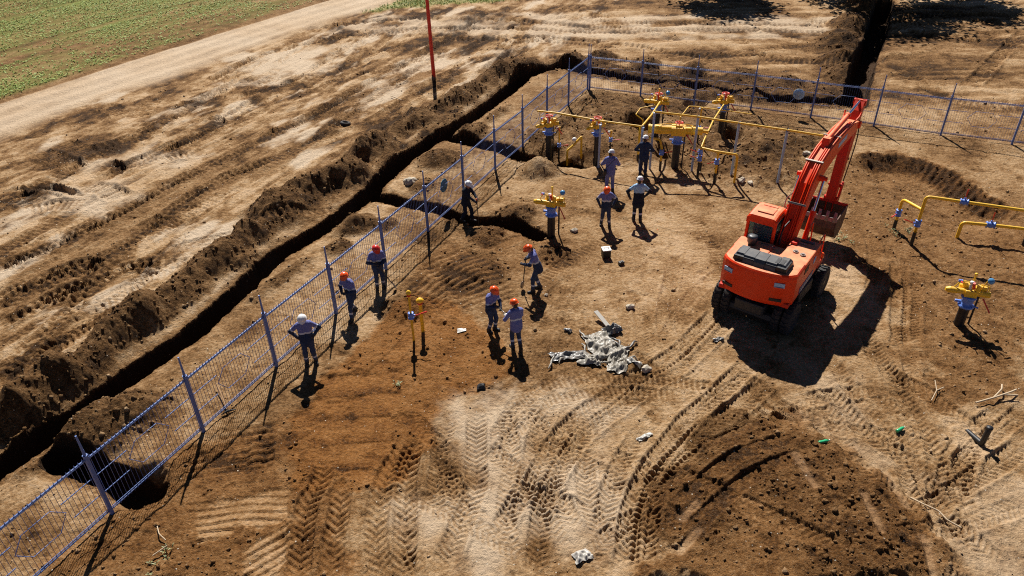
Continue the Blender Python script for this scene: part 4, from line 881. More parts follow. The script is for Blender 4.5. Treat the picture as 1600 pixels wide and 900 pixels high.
# ------------------------------------------------------------------ gas pipework
AX = np.array([0.9012, -0.4334]); BX = np.array([0.4334, 0.9012])       # the pipework follows the fence grid
Y, BK, BL, RD = MT['yellow'], MT['black'], MT['blue'], MT['red']
def ball_valve(parent, c, axis, r=.07, lever=(0, 0, 1), lever_len=.28):
    """blue ball valve with flanges on a pipe and a red lever"""
    a = Vector(axis).normalized(); c = Vector(c); L = Vector(lever).normalized()
    m = MB().lathe([(r * .7, -r * 1.5), (r * 1.35, -r * 1.5), (r * 1.35, -r * 1.2), (r * .9, -r * 1.0), (r * 1.25, -r * .4), (r * 1.3, 0), (r * 1.25, r * .4), (r * .9, r * 1.0), (r * 1.35, r * 1.2), (r * 1.35, r * 1.5), (r * .7, r * 1.5)], c, a, 14)
    st = a.cross(L) if abs(a.dot(L)) > .8 else (L - a * a.dot(L)).normalized()
    m.cyl(c, c + st * r * 1.9, r * .4, n=8)
    v = m.build('ball_valve', BL, parent)
    b = c + st * r * 1.9
    MB().tube([b, b + st * .03, b + L * lever_len + st * .04], .016, 6).cyl(b + L * lever_len * .45 + st * .035, b + L * lever_len + st * .04, .022, n=6).build('lever', RD, v)
    return v
def pipe(parent, pts, r, mat=None, bend=.12, name='pipe'): return MB().tube(pts, r, 10, bend=bend).build(name, mat or Y, parent)
def leg_pair(parent, x, y, ztop, zsplit, r, extra=.5):
    """yellow riser with a black coated lower part going into the soil"""
    pipe(parent, [(x, y, zsplit), (x, y, ztop)], r, Y, 0, 'riser'); g0 = gz(x, y)
    MB().cyl((x, y, min(g0, 0) - extra), (x, y, zsplit), r * 1.12, n=10).build('coated_base', BK, parent)

def flange_bolts(m, c, a, r, n=8):
    a = Vector(a).normalized(); e = a.orthogonal().normalized(); g = a.cross(e)
    for k in range(n):
        p = Vector(c) + (e * math.cos(2 * math.pi * k / n) + g * math.sin(2 * math.pi * k / n)) * r; m.cyl(p - a * .05, p + a * .05, .013, n=5)

# posts carrying the long thin lines, each line with its own posts
def pipe_line(name, label, pts, posts, r=.042):
    t = empty(name, (pts[0][0], pts[0][1], 0)); tag(t, label, 'pipe', 'long yellow pipe lines on posts')
    o = Vector((pts[0][0], pts[0][1], 0))
    pipe(t, [Vector(p) - o for p in pts], r, Y, .1)
    for (x, y, zt) in posts:
        p = Vector((x, y, 0)) - o; z0 = min(gz(x, y), 0)
        sp = MB().box((p.x, p.y, (zt - .05 + z0 - .4) / 2), (.085, .085, zt - .05 - z0 + .4), bevel=.006).build('support_post', MT['post'], t)
        MB().box((p.x, p.y, zt - .045), (.13, .13, .015)).tube([(p.x - .05, p.y - .045, zt - .04), (p.x - .05, p.y - .045, zt + .04), (p.x + .05, p.y + .045, zt + .04), (p.x + .05, p.y + .045, zt - .04)], .009, 5).build('clamp', MT['post'], sp)
    return t
pipe_line('pipe_line', 'long thin yellow pipe on grey-blue posts ending behind the excavator boom', [(6.28, 30.74, 2.66), (8.09, 30.40, 2.52), (9.65, 29.70, 2.48), (11.38, 28.80, 2.48), (12.95, 28.02, 2.45)], [(6.28, 30.74, 2.66), (8.09, 30.42, 2.52), (9.65, 29.70, 2.48), (11.38, 28.80, 2.48)])
p2 = pipe_line('pipe_line', 'thin yellow pipe from the fence corner side turning back to the tallest valve', [(1.35, 32.95, 2.0), (2.19, 32.5, 2.05), (4.02, 31.4, 2.06), (5.76, 30.62, 2.06), (6.42, 32.0, 2.06), (7.10, 33.75, 2.0)], [(4.02, 31.05, 2.06), (5.80, 30.62, 2.06)])
# low loops with shut-off valves
def loop(label, pts, legs, valves, r=.050, group='yellow pipe loops with blue shut-off valves'):
    """pts: horizontal run; legs: (x, y, ztop, zsplit); valves: (point, axis, lever)"""
    o = Vector((pts[0][0], pts[0][1], 0)); t = empty('pipe_loop', o); tag(t, label, 'pipe', group)
    pipe(t, [Vector(p) - o for p in pts], r, Y, .14)
    for (x, y, zt, zs_) in legs:
        g0 = gz(x, y); pipe(t, [Vector((x, y, zs_)) - o, Vector((x, y, zt)) - o], r, Y, 0, 'riser'); MB().cyl(Vector((x, y, min(g0, 0) - .5)) - o, Vector((x, y, zs_)) - o, r * 1.15, n=10).build('coated_base', BK, t)
    for (c, a, L) in valves: ball_valve(t, Vector(c) - o, a, r * 1.5, L)
    return t
loop('small yellow pipe loop beside the worker in the dark navy jacket', [(5.87, 31.55, 1.69), (5.80, 31.3, 1.35), (6.66, 30.80, 1.36), (6.71, 30.60, 1.0)], [(5.87, 31.6, 1.69, .35), (6.71, 30.58, 1.0, .45)], [((6.71, 30.58, .86), (0, 0, 1), (.9, -.2, .25))])
q = loop('yellow pipe loop on three legs with a link running back to the rearmost right valve', [(8.19, 29.71, 1.40), (8.8, 29.2, 1.42), (9.55, 28.95, 1.38), (9.57, 28.92, .35)], [(8.19, 29.71, 1.4, .75), (8.80, 29.2, 1.42, .45), (9.57, 28.92, .5, .1)], [((8.19, 29.71, 1.22), (0, 0, 1), (-.8, .1, .3)), ((8.19, 29.71, .92), (0, 0, 1), (-.7, .4, .1)), ((8.80, 29.2, .98), (0, 0, 1), (-.8, -.2, -.1))])
q2 = Vector((8.19, 29.71, 0))
pipe(q, [Vector(p) - q2 for p in [(8.19, 29.71, 1.40), (8.42, 30.2, 1.58), (9.3, 32.3, 1.62), (10.25, 34.25, 1.62)]], .036, Y, .1)
pipe(q, [Vector(p) - q2 for p in [(8.42, 30.2, 1.58), (8.42, 30.2, .5)]], .03, Y, 0, 'riser')
MB().cyl(Vector((8.42, 30.2, -.6)) - q2, Vector((8.42, 30.2, .5)) - q2, .036, n=8).build('coated_base', BK, q)
r1 = loop('tall yellow pipe bend with side branch standing right of the excavator bucket', [(14.72, 23.61, .55), (14.72, 23.61, 1.99), (15.8, 23.12, 2.0), (17.5, 22.4, 2.0), (19.2, 21.7, 2.0)], [(14.72, 23.61, 1.0, .55), (14.62, 24.83, .8, .40), (19.2, 21.7, 2.0, .5)], [((14.72, 23.61, .92), (0, 0, 1), (-.9, .3, .3)), ((14.62, 24.83, .70), (0, 0, 1), (-.8, -.6, -.1)), ((15.8, 23.12, 2.0), (1, -.43, 0), (0, 0, 1))], .055)
pipe(r1, [Vector(p) - Vector((14.72, 23.61, 0)) for p in [(14.62, 24.83, .6), (14.62, 24.83, 1.28), (14.72, 23.66, 1.45)]], .055, Y, .22)
r3 = loop('low yellow pipe bend with a red lever at the right picture edge', [(16.66, 24.09, -.4), (16.66, 24.09, .64), (17.6, 23.8, .66), (18.75, 23.42, .66), (20.4, 22.9, .66)], [(18.75, 23.42, .66, .45), (20.4, 22.9, .66, .3)], [((17.55, 23.82, .66), (1, -.31, 0), (0, 0, 1))], .062)
MB().box((2.25, -1.32, .22), (.34, .3, .44), rotz(-.3), bevel=.04).build('valve_body', Y, r3)

# tall vent pipes with caps on the fresh soil
def vent(x, y, h, r, label, valve=None):
    g0 = gz(x, y); t = empty('vent_pipe', (x, y, 0)); tag(t, label, 'vent pipe', 'capped yellow vent pipes')
    MB().cyl((0, 0, g0 - .4), (0, 0, h - .12), r, n=12).build('pipe', Y, t)
    MB().lathe([(.0, 0), (r * 1.3, 0), (r * 2.1, .04), (r * 2.2, .075), (r * 1.5, .13), (r * .6, .16), (0, .165)], (0, 0, h - .14), n=14).build('cap', Y, t)
    MB().lathe([(0, 0), (r * 1.5, 0), (r * 1.9, .03), (r * 1.5, .055), (0, .055)], (0, 0, h - .185), n=14).build('cap_ring', RD, t)
    if valve: ball_valve(t, (0, 0, valve), (0, 0, 1), r * 1.9, (.95, .1, .3), .34)
vent(-3.09, 18.51, 1.88, .036, 'taller slim yellow vent pipe with blue valve on the brown soil patch', .98)
vent(-2.85, 19.00, 1.26, .056, 'shorter thick yellow vent pipe standing just behind the slim one')

# valve stations: coated column, blue bonnet, yellow actuator with gauge and levers
def valve_station(x, y, ang, label, scale=1.18, gauge=True, long=False, wheel=False, depth=.6, lift=0.0, group='yellow valve actuators on black columns'):
    t = empty('valve_station', (x, y, 0), ang); tag(t, label, 'valve', group)
    g0 = min(gz(x, y), 0); s = scale; zc = .62 * s + lift
    MB().cyl((0, 0, g0 - depth), (0, 0, zc), .13 * s, n=16).build('coated_column', BK, t)
    b = MB().lathe([(.0, 0), (.20 * s, 0), (.20 * s, .05), (.14 * s, .07), (.15 * s, .25 * s), (.19 * s, .28 * s), (.19 * s, .34 * s), (.0, .34 * s)], (0, 0, zc), n=16)
    flange_bolts(b, (0, 0, zc + .025), (0, 0, 1), .175 * s); b.box((-.2 * s, .05, zc + .12), (.16 * s, .07, .07), bevel=.01).cyl((.1 * s, -.1 * s, zc + .1), (.26 * s, -.16 * s, zc + .1), .025, n=8)
    b.build('bonnet', BL, t)
    z1 = zc + .34 * s
    if long:
        a = MB().cyl((-1.0 * s, 0, z1 + .17), (-.24 * s, 0, z1 + .17), .155 * s, n=16).cyl((-1.05 * s, 0, z1 + .17), (-.98 * s, 0, z1 + .17), .17 * s, n=16).cyl((.24 * s, 0, z1 + .17), (.82 * s, 0, z1 + .17), .135 * s, n=16).cyl((.80 * s, 0, z1 + .17), (1.02 * s, 0, z1 + .17), .06 * s, n=12)
        a.box((0, 0, z1 + .16), (.5 * s, .42 * s, .30 * s), bevel=.04); act = a.build('actuator', Y, t)
        for xx in (-.62, .45): MB().cyl((xx * s - .02, 0, z1 + .17), (xx * s + .02, 0, z1 + .17), .175 * s, n=16).build('band', Y, act)
        for yy in (-.1, .1): MB().tube([(-.8 * s, yy, z1 + .33), (-.4 * s, yy, z1 + .42), (.3 * s, yy, z1 + .42), (.6 * s, yy, z1 + .30)], .016, 6, bend=.08).build('control_line', Y, act)
        MB().box((.0, 0, z1 + .36), (.22 * s, .22 * s, .14), bevel=.02).build('gearbox', Y, act)
    else:
        a = MB().cyl((-.52 * s, .02, z1 + .10), (.46 * s, .02, z1 + .10), .085 * s, n=14).cyl((-.60 * s, .02, z1 + .10), (-.50 * s, .02, z1 + .10), .05 * s, .095 * s, 12).box((0, .05, z1 + .10), (.30 * s, .34 * s, .22 * s), bevel=.03)
        a.cyl((-.25 * s, .22 * s, z1 + .14), (.30 * s, .22 * s, z1 + .14), .075 * s, n=12); act = a.build('actuator', Y, t)
        MB().tube([(-.42 * s, .05, z1 + .16), (-.30 * s, .08, z1 + .40), (-.08 * s, .1, z1 + .42), (0, .05, z1 + .25)], .018, 6, bend=.06).tube([(.40 * s, .0, z1 + .1), (.42 * s, .1, z1 + .34), (.2 * s, .12, z1 + .36)], .018, 6, bend=.06).build('control_line', Y, act)
        MB().cyl((.12 * s, -.08, z1 + .18), (.12 * s, -.08, z1 + .44), .05 * s, n=10).cyl((-.16 * s, .14, z1 + .2), (-.16 * s, .14, z1 + .38), .055 * s, n=10).box((.26 * s, .12, z1 + .24), (.26, .13, .12), bevel=.02).box((-.04, .14, z1 + .28), (.26, .16, .12), bevel=.02).build('control_block', Y, act)
        MB().cyl((-.06, -.02, z1 + .20), (-.06, -.02, z1 + .46), .038, n=10).lathe([(0, 0), (.06, 0), (.06, .06), (0, .07)], (-.06, -.02, z1 + .44), n=12).build('indicator', MT['white'], act)
        MB().tube([(.03, -.06, z1 + .3), (-.02, -.1, z1 + .5)], .04, 8).build('indicator_pin', RD, act)
        ball_valve(act, (-.30 * s, .08, z1 + .42), (1, 0, 0), .035, (0, -1, .3), .16)
    if gauge:
        MB().cyl((.22 * s, .05, z1 + .2), (.30 * s, .05, z1 + .56), .014, n=6).build('gauge_stem', Y, t)
        MB().lathe([(0, 0), (.095, 0), (.10, .02), (.095, .045), (0, .05)], (.36 * s, .02, z1 + .58), (.2, -.75, .6), 16).build('gauge', MT['gauge'], t)
        MB().cyl((.0, .1, z1 + .2), (.0, .1, z1 + .70), .028, n=8).lathe([(0, 0), (.045, 0), (.045, .05), (0, .06)], (0, .1, z1 + .68), n=10).build('sampling_riser', Y, t)
    if wheel:
        w = MB().cyl((0, 0, z1 + .2), (0, 0, z1 + .52), .025, n=8)
        ring = [(.16 * math.cos(2 * math.pi * k / 14), .16 * math.sin(2 * math.pi * k / 14), z1 + .52) for k in range(15)]
        w.tube(ring, .022, 6, caps=False)
        for k in range(3): w.cyl((0, 0, z1 + .52), (.16 * math.cos(2.09 * k), .16 * math.sin(2.09 * k), z1 + .52), .013, n=5)
        w.build('hand_wheel', RD, t)
    MB().tube([(.30 * s, -.12, z1 + .02), (.52 * s, -.30, z1 - .34)], .022, 6).build('hand_lever', RD, t)
    MB().cyl((.24 * s, .08, g0 - .3), (.24 * s, .08, z1 + .02), .032, n=8).build('impulse_pipe', BK, t)
    return t
ang = -math.atan2(.4334, .9012)
valve_station(1.55, 25.04, ang + .15, 'yellow valve actuator with blue gauge standing alone left of the walking worker', 1.15, True, lift=.12)
valve_station(13.97, 18.72, ang + .1, 'yellow valve actuator with blue gauge standing alone on the right of the excavator', 1.15, True)
valve_station(7.44, 30.95, ang + .25, 'largest yellow valve with long horizontal actuator drum and red hand wheel', 1.25, False, True, True, lift=.35)
valve_station(1.86, 32.60, ang + .8, 'yellow valve with red hand wheel nearest the fence corner side', 1.05, False, False, True, lift=.35)
valve_station(3.97, 31.62, ang + .9, 'slim yellow valve with red hand wheel behind the left support post', .92, False, False, True, lift=.72)
valve_station(7.15, 34.4, ang + .1, 'rearmost yellow valve at the end of the turned back pipe', 1.15, True, False, True, lift=.55)
valve_station(10.35, 34.5, ang + .5, 'rearmost right yellow valve with red hand wheel beside a pit', 1.0, False, False, True, lift=.6)
def pin_valve(x, y, h, zs_, label):
    t = empty('stand_pipe', (x, y, 0)); tag(t, label, 'pipe', 'slim stand pipes with one valve'); g0 = min(gz(x, y), 0)
    MB().cyl((0, 0, zs_), (0, 0, h), .035, n=8).cyl((0, 0, h - .14), (0, 0, h), .055, n=8).build('riser', Y, t); MB().cyl((0, 0, g0 - .4), (0, 0, zs_), .04, n=8).build('coated_base', BK, t)
    ball_valve(t, (0, 0, zs_ + .14), (0, 0, 1), .06, (.85, -.3, .2), .3); MB().lathe([(0, 0), (.06, 0), (.06, .03), (0, .035)], (-.09, -.02, h - .08), (0, -.8, .6), 10).build('gauge', MT['white'], t)
pin_valve(4.65, 32.05, 1.35, .75, 'slim yellow stand pipe with red lever between the two left posts')
pin_valve(2.35, 32.75, 1.30, .25, 'slim yellow stand pipe right beside the leftmost hand wheel valve')
pin_valve(9.05, 33.6, 1.75, .6, 'tall slim yellow stand pipe in front of the back fence')
t = empty('angled_pipe', (2.95, 32.35, 0)); tag(t, 'short yellow pipe stepping down into the soil beside the leftmost valves', 'pipe')
MB().tube([(-.25, -.15, -.4), (-.25, -.15, .35), (.02, .0, .52), (.42, .22, .86), (.44, .24, -.4)], .05, 8, bend=.06).build('pipe', Y, t); MB().lathe([(0, 0), (.10, 0), (.11, .08), (.06, .14), (0, .15)], (.08, .1, .72), n=12).build('cap', MT['white'], t)
t = empty('angled_pipe', (8.0, 33.2, 0)); tag(t, 'thin yellow pipe frame crossing behind the largest valve', 'pipe')
MB().tube([(0, 0, -.5), (0, 0, 1.45), (.65, 1.25, 1.5), (.95, 1.2, 1.5), (3.4, .3, 1.4)], .026, 6, bend=.05).build('pipe', Y, t)
t = empty('angled_pipe', (6.3, 33.3, 0)); tag(t, 'thin yellow pipe triangle left of the rearmost valve', 'pipe')
MB().tube([(0, 0, -.5), (0, 0, 1.3), (-.35, .1, 1.55), (-.02, .8, 1.6), (.75, .9, 1.7)], .024, 6, bend=.05).build('pipe', Y, t)

# red boundary pole beyond the trench
g0 = gz(-4.4, 44.5)
t = empty('marker_pole', (-4.4, 44.5, 0), 0); tag(t, 'tall slim red pole standing beyond the trench near the top edge', 'pole')
MB().cyl((0, 0, g0 - .5), (-.06, 0, 5.2), .115, .10, 12).build('pole', MT['pole_red'], t); MB().lathe([(0, 0), (.12, 0), (.12, .03), (.05, .09), (0, .1)], (-.06, 0, 5.2), n=12).build('cap', MT['pole_red'], t)
# round plates hung on the fences
def plate(x, y, z, nrm, mat, label, r=.27):
    t = empty('round_sign', (x, y, z)); tag(t, label, 'sign', 'round plates hung on the fence'); n = Vector((nrm[0], nrm[1], 0)).normalized()
    MB().lathe([(0, -.012), (r, -.012), (r + .008, 0), (r, .012), (0, .012)], (0, 0, 0), n, 28).build('plate', mat, t)
    for s in (-1, 1): MB().cyl(Vector((0, 0, .12 * s)) + n * -.06, Vector((0, 0, .12 * s)) + n * .03, .012, n=6).build('hook', MT['steel'], t)
pp = CORNER - FN * (BAY * 3.78) + FD * .07; plate(pp[0], pp[1], 1.12, FD, MT['signblue'], 'pale round plate on the back fence left of the excavator boom')
pp = F0 + FD * (BAY * 5.52) + FN * .07; plate(pp[0], pp[1], 1.25, FN, MT['signteal'], 'dark teal round plate on the left fence near the white helmeted man')

# ------------------------------------------------------------------ people: one continuous skin from a blended distance field
def surface_nets(F, org, h):
    s = F < 0; nx, ny, nz = F.shape
    def c8(a): return [a[i:nx - 1 + i, j:ny - 1 + j, k:nz - 1 + k] for i in (0, 1) for j in (0, 1) for k in (0, 1)]
    S = c8(s); n_in = sum(x.astype(np.int8) for x in S); act = (n_in > 0) & (n_in < 8); ids = np.full(act.shape, -1, np.int64); cells = np.argwhere(act); ids[act] = np.arange(len(cells))
    off = np.array([(i, j, k) for i in (0, 1) for j in (0, 1) for k in (0, 1)], float); vals = np.stack([F[cells[:, 0] + int(o[0]), cells[:, 1] + int(o[1]), cells[:, 2] + int(o[2])] for o in off], 1)
    acc = np.zeros((len(cells), 3)); cnt = np.zeros(len(cells))
    for a in range(8):
        for b in range(a + 1, 8):
            if np.abs(off[a] - off[b]).sum() != 1: continue
            m = (vals[:, a] < 0) != (vals[:, b] < 0); t = np.where(m, vals[:, a] / np.where(m, vals[:, a] - vals[:, b], 1), 0)
            acc += m[:, None] * (off[a] + t[:, None] * (off[b] - off[a])); cnt += m
    V = (cells + acc / cnt[:, None]) * h + org; Q = []
    for ax in range(3):
        o1, o2 = [(1, 2), (2, 0), (0, 1)][ax]
        sl = [slice(1, -1)] * 3; sl[ax] = slice(0, -1); a = s[tuple(sl)]; sl2 = list(sl); sl2[ax] = slice(1, None); b = s[tuple(sl2)]
        e = np.argwhere(a != b); base = e.copy(); base[:, o1] += 1; base[:, o2] += 1
        flip = a[tuple(e.T)]
        def cid(d1, d2): q = base.copy(); q[:, o1] -= d1; q[:, o2] -= d2; return ids[q[:, 0], q[:, 1], q[:, 2]]
        q = np.stack([cid(1, 1), cid(0, 1), cid(0, 0), cid(1, 0)], 1); q[~flip] = q[~flip][:, ::-1]; Q.append(q)
    return V, np.concatenate(Q), cells
def two_bone(a, b, l1, l2, hint):
    a = np.array(a, float); b = np.array(b, float); d = b - a; L = np.linalg.norm(d)
    if L > (l1 + l2) * .995: b = a + d / L * (l1 + l2) * .995; d = b - a; L = np.linalg.norm(d)
    d /= L; x = (l1 * l1 - l2 * l2 + L * L) / (2 * L); hh = math.sqrt(max(l1 * l1 - x * x, 0)); hv = np.array(hint, float); hv -= d * hv.dot(d); hv /= max(np.linalg.norm(hv), 1e-6)
    return a + d * x + hv * hh, b
PM = ['jacket', 'navy', 'reflect', 'trouser', 'bootblack', 'skin', 'glove', 'hair', 'eye', 'skyblue', 'darkcoat']
def person(label, x, y, facing, feet, hands, helmet, lean=.05, side=0.0, look=(0, .1), style='work', elbows=((-.9, -.5, -.3), (.9, -.5, -.3)), knees=((0, 1, 0), (0, 1, 0)), hgt=1.0, pelvis=None, gloves=True, z0=None, seed=0, curl=1.0):
    """figure in local axes: +y the way it faces, +x its right hand side; feet and hands are ankle and wrist targets"""
    top, low, trs, slv = dict(work=(0, 1, 3, 1), light=(0, 0, 0, 0), dark=(10, 10, 10, 10), navy=(1, 1, 1, 1), yoke=(9, 10, 10, 10), vio=(0, 0, 3, 0))[style]
    cps = []       # a, b, ra, rb, blend, bands[(t, mat)]
    pel = np.array(pelvis if pelvis is not None else ((feet[0][0] + feet[1][0]) / 2, (feet[0][1] + feet[1][1]) / 2 - lean * .10, .955 - .10 * max(0, abs(feet[0][1] - feet[1][1]) - .25)))
    ul = np.array([math.sin(side), math.sin(lean), math.cos(lean) * math.cos(side)]); fw = np.array([0, math.cos(lean), -math.sin(lean)])
    sp = lambda l, yy=0.0, xx=0.0: pel + ul * l + fw * yy + np.array([xx, 0, 0])
    for sx in (-1, 1):
        cps.append((sp(-.12, 0, sx * .075), sp(.47, .0, sx * .085), .118, .108, .05, [(.50, low), (.60, 2 if style in ('work', 'vio') else low), (9, top)]))
        cps.append((sp(.33, .015, sx * .10), sp(.46, -.005, sx * .15), .085, .075, .05, [(9, top)]))
    cps.append((sp(-.16, 0, 0), sp(.02, 0, 0), .145, .14, .05, [(9, low)]))
    neck = sp(.53, .0); hc = neck + ul * .135 + fw * (.035 + .05 * look[1]); hf = np.array([math.sin(look[0]) * math.cos(look[1]), math.cos(look[0]) * math.cos(look[1]), -math.sin(look[1] + lean * .6)])
    hu = np.array([0, 0, 1.]) - hf * hf[2]; hu /= np.linalg.norm(hu); hr = np.cross(hf, hu)
    cps.append((sp(.46), hc - hu * .05, .062, .056, .03, [(.35, top), (9, 5)]))
    cps.append((hc + hu * .035 - hf * .015, hc + hu * .045 + hf * .012, .098, .092, .02, [(9, 5)])); cps.append((hc - hu * .02 + hf * .02, hc - hu * .075 + hf * .045, .078, .05, .03, [(9, 5)]))
    cps.append((hc + hf * .095 + hu * .0, hc + hf * .115 - hu * .025, .012, .016, .012, [(9, 5)]))
    cps.append((hc - hf * .055 + hu * .01, hc - hf * .05 - hu * .05, .07, .055, .02, [(9, 7)]))
    for sx in (-1, 1): cps.append((hc + hr * sx * .088 + hu * .015, hc + hr * sx * .090 - hu * .02, .018, .013, .008, [(9, 5)]))
    eyes = [hc + hf * .095 + hr * sx * .034 + hu * .022 for sx in (-1, 1)]
    hand_pos = []
    for i, sx in enumerate((-1, 1)):
        sh = sp(.455, 0, sx * .185); el, wr = two_bone(sh, hands[i], .295, .265, elbows[i])
        cps.append((sh, el, .072, .058, .035, [(.62, top), (.78, 2 if style == 'work' else slv), (9, slv)])); cps.append((el, wr, .058, .044, .03, [(.9, slv), (9, 6 if gloves else 5)]))
        d = (wr - el) / np.linalg.norm(wr - el); gm = 6 if gloves else 5; pal = wr + d * .085
        nrm = np.cross(d, [0, 0, 1.]) if abs(d[2]) < .9 else np.array([sx, 0, 0.]); nrm /= np.linalg.norm(nrm); acr = np.cross(d, nrm)
        cps.append((wr, pal, .036, .036, .02, [(9, gm)]))
        inw = -nrm * (1 if np.dot(nrm, [sx, 0, 0]) > 0 else -1)
        for k, ln in enumerate((.062, .072, .068, .054)):
            r0 = pal + acr * (k - 1.5) * .0225; r1 = r0 + (d * (1 - .5 * curl) + inw * .6 * curl) * ln * .6; r2 = r1 + (d * (.5 - .9 * curl) + inw * 1.0 * curl) * ln * .6
            cps.append((r0, r1, .0115, .011, .006, [(9, gm)])); cps.append((r1, r2, .011, .010, .006, [(9, gm)]))
        th = wr + d * .03 + acr * .034 * (1 if acr[2] >= 0 else -1); t1 = th + (d * .6 + inw * .5) * .04 + acr * .012 * (1 if acr[2] >= 0 else -1); cps.append((th, t1, .014, .0125, .01, [(9, gm)])); cps.append((t1, t1 + (d * .8 + inw * .4) * .035, .0125, .011, .006, [(9, gm)]))
        hand_pos.append(pal + inw * .03)
        hip = pel + np.array([sx * .088, 0, -.045]); kn, an = two_bone(hip, feet[i], .43, .42, knees[i])
        cps.append((hip, kn, .098, .070, .04, [(9, trs)])); cps.append((kn, an, .072, .058, .03, [(.42, trs), (.58, 2 if style not in ('light', 'dark', 'navy') else trs), (.86, trs), (9, 4)]))
        fd = np.array([math.sin(.18 * sx), math.cos(.18 * sx), 0]) ; ft = an + fd * .15 - np.array([0, 0, .045]); cps.append((an - fd * .045 - np.array([0, 0, .035]), ft, .052, .046, .03, [(9, 4)]))
        cps.append((an, an - np.array([0, 0, .04]), .058, .058, .03, [(9, 4)]))
    if style == 'yoke': cps.append((sp(-.22, 0, -.05), sp(-.22, 0, .05), .17, .17, .06, [(9, low)]))
    P = np.array([c[0] for c in cps] + [c[1] for c in cps]); lo = P.min(0) - .22; hi = P.max(0) + .22; h = .0135
    dims = np.ceil((hi - lo) / h).astype(int) + 1; F = np.full(dims, 1.0, np.float32); D = np.full(dims, 1.0, np.float32); MAT = np.zeros(dims, np.int8)
    g = [lo[i] + np.arange(dims[i]) * h for i in range(3)]
    for (a, b, ra, rb, k, bands) in cps:
        mx = max(ra, rb) + .09; i0 = np.clip(((np.minimum(a, b) - mx - lo) / h).astype(int), 0, dims); i1 = np.clip(((np.maximum(a, b) + mx - lo) / h).astype(int) + 2, 0, dims)
        sl = tuple(slice(p, q) for p, q in zip(i0, i1)); X = g[0][sl[0]][:, None, None] - a[0]; Yy = g[1][sl[1]][None, :, None] - a[1]; Z = g[2][sl[2]][None, None, :] - a[2]; d = b - a; dd = max(d.dot(d), 1e-9)
        t = np.clip((X * d[0] + Yy * d[1] + Z * d[2]) / dd, 0, 1); ds = np.sqrt((X - t * d[0]) ** 2 + (Yy - t * d[1]) ** 2 + (Z - t * d[2]) ** 2) - (ra + (rb - ra) * t)
        f = F[sl]; hh = np.clip(.5 + .5 * (f - ds) / k, 0, 1); F[sl] = f * (1 - hh) + ds * hh - k * hh * (1 - hh)
        near_ = ds < D[sl]; mm = np.zeros(t.shape, np.int8); prev = np.zeros(t.shape, bool)
        for (tb, mt) in bands: w = (t < tb) & ~prev; mm[w] = mt; prev |= w
        MAT[sl] = np.where(near_, mm, MAT[sl]); D[sl] = np.where(near_, ds, D[sl])
    GX, GY, GZ = np.meshgrid(*g, indexing='ij'); cloth = (MAT <= 3) | (MAT >= 9)
    F += np.where(cloth, .0065 * np.sin(GX * 38 + 9 * np.sin(GZ * 17 + seed)) * np.sin(GZ * 46 + 7 * np.sin(GY * 21 + seed * 2) + GX * 13), 0).astype(np.float32)
    V, Q, cells = surface_nets(F, lo, h)
    fm = MAT[cells[:, 0], cells[:, 1], cells[:, 2]][Q[:, 0]]
    fc = V[Q].mean(1)
    for e in eyes: fm[(np.linalg.norm(fc - e, axis=1) < .017)] = 8
    V = V * hgt
    me = bpy.data.meshes.new('person'); me.from_pydata(V.tolist(), [], Q.tolist())
    for k in PM: me.materials.append(MT[k])
    me.polygons.foreach_set('material_index', fm.astype(np.int32)); me.polygons.foreach_set('use_smooth', np.ones(len(Q), bool)); me.update()
    o = bpy.data.objects.new('person', me); COL.objects.link(o); zz = gz(x, y) if z0 is None else z0
    # stand on the higher of the two foot prints
    ca, sa = math.cos(facing), math.sin(facing); fz = []
    for ft in feet: fz.append(gz(x + (ca * ft[0] - sa * ft[1]) * hgt, y + (sa * ft[0] + ca * ft[1]) * hgt) - (ft[2] - .09))
    o.location = (x, y, (sum(fz) / 2 if z0 is None else z0) - .005); o.rotation_euler = (0, 0, facing); tag(o, label, 'person', 'workers on the site')
    # hard hat: shell, brim, peak
    hm = MB(); R = Matrix((tuple(hr), tuple(hf), tuple(hu))).transposed(); c = Vector(hc * hgt) + Vector(hu) * .062
    prof = [(.150, -.012), (.152, .0), (.132, .012), (.128, .045), (.112, .085), (.080, .113), (.04, .126), (.0, .129)]; nn_ = 20; Vh = []
    for (r, z) in prof:
        for k in range(nn_):
            a = 2 * math.pi * k / nn_; pk = .035 * max(0, math.sin(a)) ** 3 if r > .14 else 0
            Vh.append(c + R @ Vector((math.cos(a) * r * .90, math.sin(a) * (r * 1.04 + pk), z)))
    Fh = [(i * nn_ + k, i * nn_ + (k + 1) % nn_, (i + 1) * nn_ + (k + 1) % nn_, (i + 1) * nn_ + k) for i in range(len(prof) - 1) for k in range(nn_)] + [tuple(range(nn_))[::-1]]
    hm.add(Vh, Fh, 0, True)
    for sx in (-.035, 0, .035): hm.tube([c + R @ Vector((sx, yy, zz2)) for yy, zz2 in ((-.10, .085), (-.05, .119), (0, .131), (.05, .119), (.10, .085))], .006, 5)
    hm.build('helmet', MT['helmet_' + helmet], o)
    bpy.context.view_layer.update()
    Mw = Matrix.Translation(o.location) @ Matrix.Rotation(facing, 4, 'Z')
    return o, [Mw @ Vector(p * hgt) for p in hand_pos], lambda p: Mw @ Vector(np.array(p) * hgt)
def face(dx, dy): return math.atan2(dy, dx) - math.pi / 2
